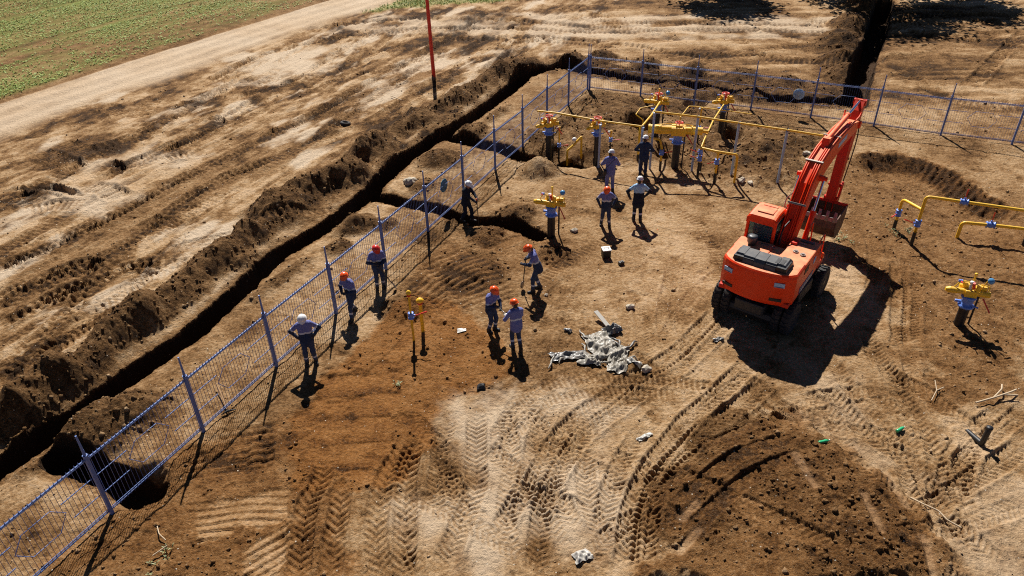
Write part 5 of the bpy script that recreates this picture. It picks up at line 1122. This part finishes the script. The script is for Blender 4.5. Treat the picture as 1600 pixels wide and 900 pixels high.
def shovel(label, grip, tip, low=None, dark=False, d_handle=False):
    g_, t_ = Vector(grip), Vector(tip); ax = (t_ - g_).normalized(); t = empty('shovel', t_); tag(t, label, 'shovel', 'shovels held by the workers'); L = (t_ - g_).length; bl = .30; j = t_ - ax * bl
    MB().tube([g_ - ax * .12 - t_, j - t_], .017, 8).build('handle', MT['bootblack' if dark else 'wood'], t)
    side = ax.cross(Vector((0, 0, 1))).normalized(); up = side.cross(ax).normalized(); m = MB(); prof = [(0, .035), (.05, .105), (.16, .115), (.24, .085), (.30, .01)]; V = []
    for (s, w) in prof: V += [j - t_ + ax * s + side * (k * w) + up * (.030 * abs(k) ** 2 - .012 * s) for k in (-1, -.5, 0, .5, 1)]
    F = [(i * 5 + k, i * 5 + k + 1, (i + 1) * 5 + k + 1, (i + 1) * 5 + k) for i in range(len(prof) - 1) for k in range(4)]; nV = len(V); V2 = [p - up * .006 for p in V]; per = [0, 1, 2, 3, 4, 9, 14, 19, 24, 23, 22, 21, 20, 15, 10, 5]
    m.add(V + V2, F + [tuple(nV + i for i in f[::-1]) for f in F] + [(per[k], per[(k + 1) % 16], nV + per[(k + 1) % 16], nV + per[k]) for k in range(16)]); m.cyl(j - ax * .10 - t_, j + ax * .06 - t_, .02, .012, 8); m.build('blade', MT['steel'], t)
    return t
AH = [(-.11, 0, .09), (.11, 0, .09)]
def fwd_feet(l, r, w=.11): return [(-w, l, .09), (w, r, .09)]
# A: hands on hips beside the fence, facing the camera
person('worker in white helmet standing with hands on hips at the left fence', -6.07, 17.55, face(.25, -1), [(-.13, 0, .09), (.13, .02, .09)], [(-.23, .05, 1.02), (.23, .05, 1.02)], 'white', .02, 0, (.1, .45), 'work', ((-1, -.3, 0), (1, -.3, 0)), seed=1, hgt=1.03)
# B: striding along the fence
person('worker in orange helmet striding past the fence with arms folded down', -5.20, 19.95, face(-.55, -.85), [(-.16, .26, .10), (.16, -.26, .10)], [(-.10, .24, 1.06), (.14, .22, 1.05)], 'orange', .12, 0, (-.3, .3), 'work', seed=2, hgt=1.0)
# C: red helmet, shovel to his left
c_, hC, wC = person('worker in dark red helmet holding a shovel next to the fence', -4.55, 21.6, face(.35, -.95), fwd_feet(0, .06, .12), [(-.05, .30, 1.06), (.12, .28, 1.14)], 'red', .10, 0, (-.2, .6), 'work', seed=3, hgt=1.0)
shovel('long shovel with its blade on the ground beside the red helmeted worker', hC[1], (-3.98, 21.45, gz(-3.98, 21.45) + .02), dark=True)
# D: dark clothes, white helmet, at the side trench
d_, hD, wD = person('worker in dark clothes and white helmet bracing a rod by the fence', -1.72, 26.45, face(.85, -.5), [(-.10, .16, .09), (.12, -.18, .09)], [(-.06, .44, 1.08), (.10, .45, 1.02)], 'white', .16, 0, (0, .35), 'dark', seed=4, hgt=1.03, z0=-.12)
t = empty('digging_bar', (0, 0, 0)); tag(t, 'thin dark bar with orange grip held upright by the man in dark clothes', 'bar'); pD = hD[0].lerp(hD[1], .5)
MB().tube([(pD.x + .05, pD.y - .08, -.35), (pD.x, pD.y, pD.z - .05)], .016, 8).build('bar', MT['bootblack'], t); MB().tube([(pD.x, pD.y, pD.z - .06), (pD.x - .005, pD.y + .01, pD.z + .10)], .024, 8).build('grip', MT['helmet_orange'], t)
# E: bent over a shovel
e_, hE, wE = person('worker in orange helmet leaning over a shovel in the yard centre', .86, 21.2, face(-1, -.1), [(-.12, .16, .09), (.12, -.10, .09)], [(-.06, .46, 1.08), (.06, .36, 1.20)], 'orange', .30, 0, (0, .5), 'work', seed=5, hgt=1.05)
shovel('shovel held downwards by the leaning worker in the yard centre', hE[1], (.36, 21.22, gz(.36, 21.22) + .03), dark=True)
# F and G: two facing each other
f_, hF, wF = person('worker in orange helmet with a shovel handle pointing at his colleague', -.66, 18.97, face(.75, -.65), fwd_feet(.04, -.05, .10), [(-.08, .34, 1.02), (.10, .28, 1.10)], 'orange', .14, 0, (0, .5), 'work', seed=6, hgt=.97)
g_, hG, wG = person('worker in orange helmet seen from behind on the edge of the brown soil', .10, 18.04, face(-.35, .9), fwd_feet(.02, -.03, .12), [(-.16, .26, 1.10), (.05, .32, 1.08)], 'orange', .08, 0, (-.1, .35), 'vio', seed=7, hgt=.97)
shovel('shovel held level between the two workers on the brown soil', hF[1], hF[1].lerp(hG[0], 1.0) + Vector((.02, -.02, -.08)), dark=True)
# H: walking towards the camera
person('worker in red orange helmet walking in front of the man with the shoulder bag', 3.68, 25.6, face(-.12, -1), [(-.17, .12, .09), (.15, -.10, .09)], [(-.28, .08, .98), (.24, .06, .94)], 'orange', .10, 0, (.2, .5), 'work', seed=8, hgt=.98)
# I: pale jacket, bag
i_, hI, wI = person('worker in white helmet and pale violet suit carrying a black shoulder bag', 4.20, 28.5, face(.1, 1), [(-.13, 0, .09), (.13, .05, .09)], [(-.12, .30, 1.16), (.14, .30, 1.12)], 'white', .04, 0, (.5, .2), 'light', seed=9, hgt=1.05)
t = empty('shoulder_bag', wI((-.22, -.06, .98)), face(.1, 1)); tag(t, 'small black bag hanging on its strap from the pale suited worker', 'bag')
MB().box((0, 0, -.08), (.12, .26, .22), bevel=.03).build('pouch', MT['black'], t); MB().tube([(0, -.08, .02), (.05, -.14, .2), (.24, -.16, .40), (.38, -.10, .535), (.42, .0, .55), (.36, .10, .50), (.2, .15, .32), (.02, .10, .04)], .012, 5, bend=.06).build('strap', MT['black'], t)
# J: dark navy, back turned
person('worker in white helmet and plain navy jacket standing by the small pipe loop', 5.83, 29.95, face(.2, 1), fwd_feet(0, .04, .11), [(-.20, .22, 1.06), (.18, .24, 1.08)], 'white', .05, 0, (.3, .2), 'navy', seed=10, hgt=1.05)
# K: sky-blue shoulders over a black coat, back to the camera
person('worker in white helmet and black coat with sky blue shoulders', 4.98, 25.95, face(.1, 1), fwd_feet(.04, -.04, .12), [(-.33, .05, .98), (.27, .16, 1.0)], 'white', .06, 0, (.3, .2), 'yoke', elbows=((-1, -.2, 0), (1, -.2, 0)), seed=11, hgt=1.06)

# ------------------------------------------------------------------ loose soil, stones, litter
def mesh_np(name, V, F, mat, parent=None, smooth=False, attrs=None):
    V = np.asarray(V, np.float32); F = np.asarray(F, np.int32); k = F.shape[1]; me = bpy.data.meshes.new(name)
    me.vertices.add(len(V)); me.vertices.foreach_set('co', V.ravel()); me.loops.add(F.size); me.loops.foreach_set('vertex_index', F.ravel())
    me.polygons.add(len(F)); me.polygons.foreach_set('loop_start', np.arange(0, F.size, k, dtype=np.int32)); me.polygons.foreach_set('loop_total', np.full(len(F), k, np.int32))
    me.polygons.foreach_set('use_smooth', np.full(len(F), smooth, bool))
    for an, d in (attrs or {}).items(): a = me.attributes.new(an, 'FLOAT', 'POINT'); a.data.foreach_set('value', np.asarray(d, np.float32))
    me.update(calc_edges=True); me.materials.append(mat); o = bpy.data.objects.new(name, me); COL.objects.link(o)
    if parent is not None: o.parent = parent
    return o
RNG = np.random.default_rng(12)
CUBE_V = np.array([(x, y, z) for z in (-1, 1) for y in (-1, 1) for x in (-1, 1)], float) * .6; CUBE_F = np.array([(0, 2, 3, 1), (4, 5, 7, 6), (0, 1, 5, 4), (2, 6, 7, 3), (0, 4, 6, 2), (1, 3, 7, 5)])
def rand_rot(n):
    q = RNG.normal(size=(n, 4)); q /= np.linalg.norm(q, axis=1)[:, None]; w, x, y, z = q.T
    return np.stack([np.stack([1 - 2 * (y * y + z * z), 2 * (x * y - z * w), 2 * (x * z + y * w)], 1), np.stack([2 * (x * y + z * w), 1 - 2 * (x * x + z * z), 2 * (y * z - x * w)], 1), np.stack([2 * (x * z - y * w), 2 * (y * z + x * w), 1 - 2 * (x * x + y * y)], 1)], 1)
def scatter_clods():
    n = 150000; yy = 8 + 56 * RNG.random(n) ** 1.5; xx = (RNG.random(n) * 2 - 1) * 1.05 * (.62 * yy + 5.6)
    h, att, up, lo = terrain(xx, yy); _, v = fence_uv(xx, yy)
    p = .06 + 1.0 * att['rough'] * (.3 + att['damp_shade']) + .12 * att['damp_shade']; p *= (lo < -1.2) * (1 - .7 * att['pale'])
    near_m = region(xx, yy, 'scrape_a', .2, .1) + region(xx, yy, 'scrape_b', .2, .1) + region(xx, yy, 'scrape_c', .2, .1); p *= near_m < .3
    keep = RNG.random(n) < p * .30; xx, yy, h = xx[keep], yy[keep], h[keep]; rg = att['rough'][keep]; n = len(xx)
    size = np.exp(RNG.normal(math.log(.0135), .62, n)) * (1 + .8 * rg) * (1 + yy / 50); size = np.clip(size, .008, .075)
    V = CUBE_V[None] * (1 + RNG.uniform(-.45, .45, (n, 8, 3))); V *= (size[:, None] * RNG.uniform(.6, 1.25, (n, 3)))[:, None, :]
    V = np.einsum('nij,nkj->nki', rand_rot(n), V) + np.stack([xx, yy, h + size * .15], 1)[:, None, :]
    F = CUBE_F[None] + (np.arange(n) * 8)[:, None, None]
    A = {k: np.repeat(np.clip(att[k][keep] + (RNG.uniform(-.42, .0, n) if k == 'damp_shade' else 0), 0, 1), 8) for k in att}
    o = mesh_np('soil_clods', V.reshape(-1, 3), F.reshape(-1, 4), SOIL, attrs=A, smooth=True); tag(o, 'loose clods and crumbs of earth strewn over the ground', 'soil', kind='stuff'); return n
print('clods', scatter_clods())

def stone(x, y, r, label, mat=None, flat=.7):
    bm = bmesh.new(); bmesh.ops.create_icosphere(bm, subdivisions=2, radius=r); s = random.Random(int(x * 97 + y * 13)); off = Vector((s.random() * 9, s.random() * 9, 0))
    for v in bm.verts:
        q = v.co / r; k = 1 + .35 * math.sin(3 * q.x + off.x) * math.sin(2.6 * q.y + off.y) + s.uniform(-.10, .10); v.co = Vector((v.co.x * k * 1.25, v.co.y * k, v.co.z * k * flat))
    me = bpy.data.meshes.new('stone'); bm.to_mesh(me); bm.free(); me.materials.append(mat or MT['stone']); o = bpy.data.objects.new('stone', me); COL.objects.link(o); o.location = (x, y, gz(x, y) + r * flat * .45); o.rotation_euler = (0, 0, s.random() * 6)
    tag(o, label, 'stone', 'loose stones on the ground'); return o
stone(3.89, 16.9, .15, 'pale rounded stone right of the crumpled sheet heap beside the wheel track')
stone(3.85, 20.0, .12, 'pale stone lying between the sheet heap and the excavator')
stone(-4.34, 29.8, .26, 'large pale stone between the trench and the left fence')
stone(-.95, 16.25, .13, 'dark stone at the lower right edge of the brown soil patch', MT['black'])
stone(2.45, 25.2, .13, 'grey stone in front of the lone left valve')
stone(9.9, 29.0, .16, 'pale rubble stone beside the leg of the three legged pipe loop'); stone(10.25, 28.85, .11, 'small pale rubble stone right of the larger rubble stone')
stone(1.15, 20.9, .07, 'small grey stone in front of the leaning worker', MT['stone']); stone(13.7, 31.9, .14, 'pale stone on the cut bank right of the boom')

def crumpled(x, y, w, l, ang, amp, seed, label, mat='plastic_film', n=26, cat='sheet', lift=.03, freq=3.2):
    """crumpled film with sharp folds, two-sided thickness"""
    U, Vv = np.meshgrid(np.linspace(-1, 1, n), np.linspace(-1, 1, n), indexing='ij')
    edge = 1 + .35 * fbm(U * 1.5 + seed, Vv * 1.5, 3, seed); X = U * w / 2 * edge; Yl = Vv * l / 2 * edge
    qa = seed * 1.7; Xa = X * math.cos(qa) + Yl * math.sin(qa); Ya = -X * math.sin(qa) + Yl * math.cos(qa); wv = .12 * fbm(X * 4, Yl * 4, 2, seed + 30)
    rid = np.clip(1 - 4.2 * np.abs(fbm((Xa + wv) * freq * 1.7, Ya * freq * .55, 2, seed + 3)), 0, 1) ** 1.3 + .45 * np.clip(1 - 4 * np.abs(fbm(Xa * freq * 1.2, (Ya + wv) * freq * 2.6, 2, seed + 8)), 0, 1)
    fall = sstep(1.05, .5, np.maximum(np.abs(U), np.abs(Vv)))
    X = X + .35 * amp * fbm(Yl * 7, X * 7, 2, seed + 20) * 2; Yl = Yl + .35 * amp * fbm(X * 7, Yl * 7, 2, seed + 21) * 2
    ca, sa = math.cos(ang), math.sin(ang); GX = x + X * ca - Yl * sa; GY = y + X * sa + Yl * ca
    z = terrain(GX, GY)[0].reshape(n, n) + lift + amp * rid * (.35 + .65 * fall)
    P = np.stack([GX - x, GY - y, z], -1).reshape(-1, 3); i = (np.arange(n - 1)[:, None] * n + np.arange(n - 1)[None]).ravel(); F = np.stack([i, i + n, i + n + 1, i + 1], 1)
    P2 = P - np.array([0, 0, .008]); b = np.concatenate([P, P2]); Fb = np.concatenate([F, F[:, ::-1] + n * n])
    o = mesh_np(label.split()[0] and 'crumpled_sheet', b, Fb, MT[mat], smooth=True); o.location = (x, y, 0); tag(o, label, cat, 'crumpled sheets and litter')
    rr = random.Random(seed)
    for k in range(int(4 * min(1, w * l / .5)) if amp > .1 else 0):     # rolled and twisted folds of the same film
        px_, py_ = rr.uniform(-.4, .4) * w, rr.uniform(-.4, .4) * l; a = rr.random() * 6.28; L_ = rr.uniform(.35, .7); pts = []; rs = []
        for j in range(7):
            pts.append((px_, py_, gz(x + px_ * ca - py_ * sa, y + px_ * sa + py_ * ca) + lift + amp * .40 + .02 * math.sin(j * 1.7 + k))); rs.append(.010 + .030 * math.sin(math.pi * (j + .6) / 7.2) * rr.uniform(.6, 1.2)); a += rr.uniform(-.7, .7); px_ += math.cos(a) * L_ / 6; py_ += math.sin(a) * L_ / 6
        pts = [(p * ca - q * sa, p * sa + q * ca, r_) for p, q, r_ in pts]
        MB().tube(pts, .04, 7, rs=rs).build('fold', MT[rr.choice([mat, 'film_dark', 'plastic_film'])], o)
    return o
MT['film_dark'] = paint('film_dark', (.12, .12, .12), .35, 0, .5, (.34, .27, .19), 6, .5); MT['film_white'] = paint('film_white', (.42, .40, .36), .4, 0, .25)
crumpled(2.72, 18.05, .95, 1.25, .3, .13, 5, 'heap of crumpled dusty film in the middle of the yard', n=34)
crumpled(3.12, 17.35, .55, 1.2, -.2, .13, 9, 'crumpled grey film strip forming the right side of the heap', n=28)
crumpled(1.65, 17.55, 1.1, .38, .12, .11, 14, 'low crumpled dark film trailing left from the heap', 'film_dark', n=24)
crumpled(2.28, 17.35, .7, .45, -.2, .12, 17, 'crumpled pale film between the heap and its dark tail', n=24)
crumpled(3.12, 18.75, .5, .45, .6, .20, 23, 'dark crumpled film bag at the top of the heap', 'film_dark', n=22)
crumpled(3.55, 17.2, .55, .18, -.6, .08, 27, 'thin pale film shred right of the heap', 'film_white', n=16)
t = MB().box((0, 0, 0), (.16, .75, .02), Matrix.Rotation(.25, 3, 'X'), bevel=.004).build('board', MT['film_white']); t.location = (2.85, 19.25, gz(2.85, 19.25) + .14); t.rotation_euler = (0, .1, .55); tag(t, 'pale thin board leaning on top of the film heap', 'board')
crumpled(1.42, 10.5, .42, .3, .4, .09, 31, 'crumpled white film in the foreground at the bottom edge', 'film_white', n=22)
crumpled(3.40, 14.15, .45, .14, .5, .05, 35, 'white film shred lying in the foreground wheel track', 'film_white', n=14)
crumpled(1.72, 18.85, .26, .12, -.5, .06, 37, 'small grey scrap left of the film heap', 'film_dark', n=12); crumpled(-1.62, 18.95, .28, .16, .1, .03, 39, 'small white scrap left of the worker holding a shovel handle', 'film_white', n=12)
crumpled(6.3, 18.2, .3, .2, .3, .05, 41, 'dark scrap in front of the excavator wheel track', 'film_dark', n=12)
for (x, y, a, lab) in ((10.11, 14.17, .5, 'crushed green plastic bottle on the pale wheel tracks at the right'), (7.86, 13.62, .2, 'crushed green plastic bottle on the edge of the right soil mound')):
    z = gz(x, y) + .04; t = empty('plastic_bottle', (x, y, z), a); tag(t, lab, 'bottle', 'crushed green bottles'); MB().lathe([(0, -.14), (.04, -.14), (.046, -.10), (.038, -.03), (.046, .04), (.04, .09), (.016, .13), (.016, .15), (0, .15)], (0, 0, 0), (1, 0, .05), 12).build('body', MT['green'], t); MB().cyl((.15, 0, .008), (.175, 0, .009), .02, n=10).build('cap', MT['white'], t)
# white canister in the yard, its shaded sides painted black
x, y = 3.45, 23.3; z = gz(x, y); t = empty('bucket', (x, y, z), .15); tag(t, 'small white canister with shaded sides painted black in the yard below the walking worker', 'canister')
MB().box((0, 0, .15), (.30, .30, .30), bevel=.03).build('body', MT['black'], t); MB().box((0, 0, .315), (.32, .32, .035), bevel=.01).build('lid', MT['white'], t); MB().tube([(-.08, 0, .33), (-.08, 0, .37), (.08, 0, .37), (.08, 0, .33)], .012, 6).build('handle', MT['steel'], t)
x, y = 3.93, 22.72; t = MB().box((0, 0, .06), (.20, .14, .13), rotz(.5), bevel=.02).box((0, 0, .13), (.1, .08, .03), rotz(.5), bevel=.01).build('tool_pouch', MT['black']); t.location = (x, y, gz(x, y)); tag(t, 'small black pouch on the ground right of the white canister', 'pouch')
# mattock lying against the left fence
zz = gz(-8.3, 16.0); t = empty('mattock', (-7.95, 15.45, gz(-7.95, 15.45))); tag(t, 'mattock with wooden handle lying at the foot of the left fence', 'mattock')
MB().tube([(0, 0, .06), (-.34, .60, .16), (-.62, 1.05, .20)], .019, 8).build('handle', MT['wood'], t); MB().tube([(-.16, -.10, .04), (0, 0, .09), (.20, .10, .05)], .03, 6, rs=[.012, .035, .012]).build('head', MT['bootblack'], t)
# old tyre half sunk, red cone, pipe stub
x, y = -8.41, 36.98; t = MB().lathe([(.15, -.08), (.22, -.09), (.27, -.045), (.27, .045), (.22, .09), (.15, .08), (.14, .0)], (0, 0, 0), (.15, .1, 1), 22).build('old_tyre', MT['rubber']); t.location = (x, y, gz(x, y) + .06); tag(t, 'old black tyre lying on the sandy ground left of the trench', 'tyre')
x, y = 1.30, 32.35; t = MB().lathe([(0, 0), (.24, 0), (.25, .03), (.17, .05), (.06, .34), (.05, .36), (0, .36)], (0, 0, 0), (.55, -.25, .8), 18).build('marker_cone', MT['pole_red']); t.location = (x, y, gz(x, y) + .12); tag(t, 'bright red cone tipped over at the edge of the left pit', 'cone')
x, y = 11.97, 13.62; t = MB().tube([(-.12, .50, .02), (-.06, .25, .035), (0, 0, .05), (.03, .02, .42), (.06, .05, .56)], .07, 12, bend=.06, rs=None).lathe([(0, 0), (.082, 0), (.082, .05), (0, .055)], (.06, .05, .53), n=12).build('bent_pipe', MT['black']); t.location = (x, y, gz(x, y)); tag(t, 'short black bent pipe lying with one end up at the far right', 'pipe')
# branches and roots
def branch(x, y, segs, r, label, ang=0.0):
    z = gz(x, y); t = empty('dry_branch', (x, y, z), ang); tag(t, label, 'branch', 'dry branches and roots')
    for i, pts in enumerate(segs):
        k = len(pts); MB().tube([(a, b, c + .03) for a, b, c in pts], r, 6, bend=.05 if k > 2 else 0).build('main_stem' if i == 0 else 'twig', MT['drywood'], t)
branch(13.3, 15.25, [[(-.75, -.18, .03), (-.2, -.05, .08), (.35, .12, .12), (.62, .28, .06)], [(-.2, -.05, .08), (.15, .22, .14), (.3, .45, .1)], [(.1, .05, .1), (.5, .02, .08)]], .024, 'pale dry branch lying right of the excavator shadow below the right valve')
branch(11.75, 15.6, [[(-.3, -.35, .03), (0, 0, .08), (.14, .4, .1)], [(0, 0, .08), (.25, .1, .1)]], .014, 'thin dry twig below the right lone valve')
branch(9.84, 11.42, [[(-.45, .55, .02), (-.25, .3, .06), (0, .12, .05), (.08, -.15, .04), (.3, -.35, .02)]], .020, 'pale root curving along the right edge of the soil mound')
branch(-8.2, 11.2, [[(-.2, .35, .04), (-.05, .1, .08), (.15, -.05, .05)], [(.0, -.45, .03), (.25, -.2, .06)]], .014, 'forked dry root in the left foreground below the fence')
branch(-10.9, 17.9, [[(-.4, .25, .05), (.3, -.2, .1)]], .03, 'straight dry stick lying on the near spoil heap')
branch(-6.2, 40.6, [[(-.35, .4, .04), (.35, -.4, .06)]], .025, 'pale stick lying left of the red pole')
# weeds
def leaf_mat(name, c0, c1):
    m, nt, b = new_mat(name); pos = node(nt, 'ShaderNodeNewGeometry').outputs['Position']; n1 = noise_n(nt, .5, 3, .6, pos); n2 = noise_n(nt, 14, 2, .6, pos)
    f = math_n(nt, 'MULTIPLY', math_n(nt, 'SUBTRACT', math_n(nt, 'ADD', n1, n2), .6, clamp=True), 1.8, clamp=True); nt.links.new(mixc(nt, f, c0, c1), b.inputs['Base Color']); b.inputs['Roughness'].default_value = .6; b.inputs['Specular IOR Level'].default_value = .2
    b.inputs['Subsurface Weight'].default_value = 0.0; return m
LEAF = leaf_mat('seedling_leaf', (.15, .24, .03), (.30, .38, .08)); WEED = leaf_mat('weed_leaf', (.12, .17, .05), (.34, .36, .20)); TREE = leaf_mat('tree_leaf', (.04, .08, .015), (.08, .13, .03))
def leaves(P, n_leaf, L, W, spread, up):
    """P: (n,3) plant bases; returns bent two-quad leaves"""
    n = len(P); a = RNG.random((n, n_leaf)) * 6.283; ln = L * RNG.uniform(.6, 1.3, (n, n_leaf)); e = RNG.uniform(.5, 1.0, (n, n_leaf)) * up
    d = np.stack([np.cos(a), np.sin(a)], -1) * spread; s = np.stack([-np.sin(a), np.cos(a)], -1)
    out = []
    for (t, w, z) in ((0.0, .25, 0.0), (.5, 1.0, .65), (1.0, .12, .75 if up < 1.5 else 1.3)):
        c = P[:, None, :] + np.concatenate([d * (ln * t)[..., None], (ln * z * e)[..., None]], -1)
        for k in (-1, 1): out.append(c + np.concatenate([s * (k * w * W / 2), np.zeros((n, n_leaf, 1))], -1))
    V = np.stack(out, 2).reshape(-1, 6, 3); m = len(V); F = np.array([(0, 1, 3, 2), (2, 3, 5, 4)])[None] + (np.arange(m) * 6)[:, None, None]
    return V.reshape(-1, 3), F.reshape(-1, 4)
def weed(x, y, r, n, label, L=.15):
    p = RNG.normal(size=(n, 2)) * r + np.array([x, y]); z = terrain(p[:, 0], p[:, 1])[0]; V, F = leaves(np.column_stack([p, z]), 5, L, .028, .6, 1.0)
    o = mesh_np('weed_tuft', V - np.array([x, y, 0]), F, WEED); o.location = (x, y, 0); tag(o, label, 'weed', kind='stuff')
weed(12.0, 23.9, .35, 26, 'torn pale green turf lying in front of the excavator bucket'); weed(-8.0, 10.7, .22, 7, 'thin green weeds in the lower left foreground below the fence'); weed(-3.35, 16.4, .05, 4, 'small pale weed at the front of the brown soil patch'); weed(14.8, 24.3, .35, 14, 'trampled dry grass under the right pipe valves'); weed(15.0, 14.6, .2, 8, 'green weed sprig at the right edge by the dry branch')
# ------------------------------------------------------------------ seedlings on the field, grass by the road
def crop():
    ru = [np.array(q) for q in GROUND_PLAN['road_up']]; d = ru[-2] - ru[1]; d /= np.linalg.norm(d); nrm = np.array([-d[1], d[0]]); P = []
    for k in range(122):
        off = .75 + k * .30; n = int(95 / .10); s = np.linspace(-30, 65, n) + RNG.normal(size=n) * .06; q = ru[1][None] + d[None] * s[:, None] + nrm[None] * (off + RNG.normal(size=n) * .06)[:, None]; P.append(q)
    P = np.concatenate(P); den = .55 + 1.5 * fbm(P[:, 0] * .12, P[:, 1] * .12, 4, 700) + .7 * fbm(P[:, 0] * .7, P[:, 1] * .7, 3, 705)
    lane = (side_of(P[:, 0], P[:, 1], 'road_up') % 9.2) < .7
    ok = (RNG.random(len(P)) < den * .95) & ~lane & (side_of(P[:, 0], P[:, 1], 'road_up') > .5) & (np.abs(P[:, 0]) < 1.12 * (.62 * P[:, 1] + 5.6)) & (P[:, 1] < 80)
    P = P[ok]; z = terrain(P[:, 0], P[:, 1])[0]; V, F = leaves(np.column_stack([P, z]), 2, .14, .085, 1.0, .8); print('plants', len(P))
    o = mesh_np('crop_seedlings', V, F, LEAF); tag(o, 'rows of young green crop seedlings across the field', 'crop', kind='stuff')
    n = 5200; g_ = np.array(GROUND_PLAN['grass']); lo_, hi_ = g_.min(0) - 1, g_.max(0) + 3; p = lo_ + RNG.random((n, 2)) * (hi_ - lo_); m = region(p[:, 0], p[:, 1], 'grass', .6, .8, 75); p = p[RNG.random(n) < m]
    z = terrain(p[:, 0], p[:, 1])[0]; V, F = leaves(np.column_stack([p, z]), 4, .16, .04, .6, 1.2)
    o = mesh_np('roadside_grass', V, F, leaf_mat('grass_blade', (.17, .26, .03), (.30, .40, .08))); tag(o, 'bright green grass verge at the top edge by the road', 'grass', kind='stuff')
crop()
# ------------------------------------------------------------------ trees beyond the rear right, whose shade falls on the ground
def tree(x, y, H, R, seed, label):
    rnd = random.Random(seed); t = empty('broadleaf_tree', (x, y, 0)); tag(t, label, 'tree', 'trees beyond the rear edge of the site'); m = MB(); tips = []
    m.tube([(0, 0, -.3), (.1, .05, H * .25), (-.05, .1, H * .5), (.05, 0, H * .8)], .2, 8, rs=[.32, .26, .18, .06])
    for k in range(11):
        z0 = H * (.28 + .05 * k); a = rnd.random() * 6.28; L = R * rnd.uniform(.6, 1.0) * (1.1 - .5 * k / 11); p1 = Vector((math.cos(a) * L * .5, math.sin(a) * L * .5, z0 + L * .35)); p2 = Vector((math.cos(a) * L, math.sin(a) * L, z0 + L * .55)); m.tube([(0, 0, z0), p1, p2], .08, 6, rs=[.10, .06, .02]); tips += [p1, p2, p1.lerp(p2, .5)]
    tips.append(Vector((0, 0, H * .9))); m.build('trunk', MT['wood'], t); P = []
    for p in tips:
        k = rnd.randint(90, 210); c = RNG.normal(size=(k, 3)) * np.array([.65, .65, .45]) * R * .28; P.append(c + np.array(p))
    V, F = leaves(np.concatenate(P), 3, .26, .20, .9, .5); mesh_np('crown', V, F, TREE, t)
tree(27.6, 64.0, 13, 5.0, 3, 'broadleaf tree just beyond the top edge shading the right rear ground'); tree(33.5, 65.5, 12, 4.2, 5, 'smaller tree beyond the top right corner right of the larger one'); tree(16.5, 66.5, 11, 4.0, 8, 'tree beyond the top edge shading the ground left of the rear trench')
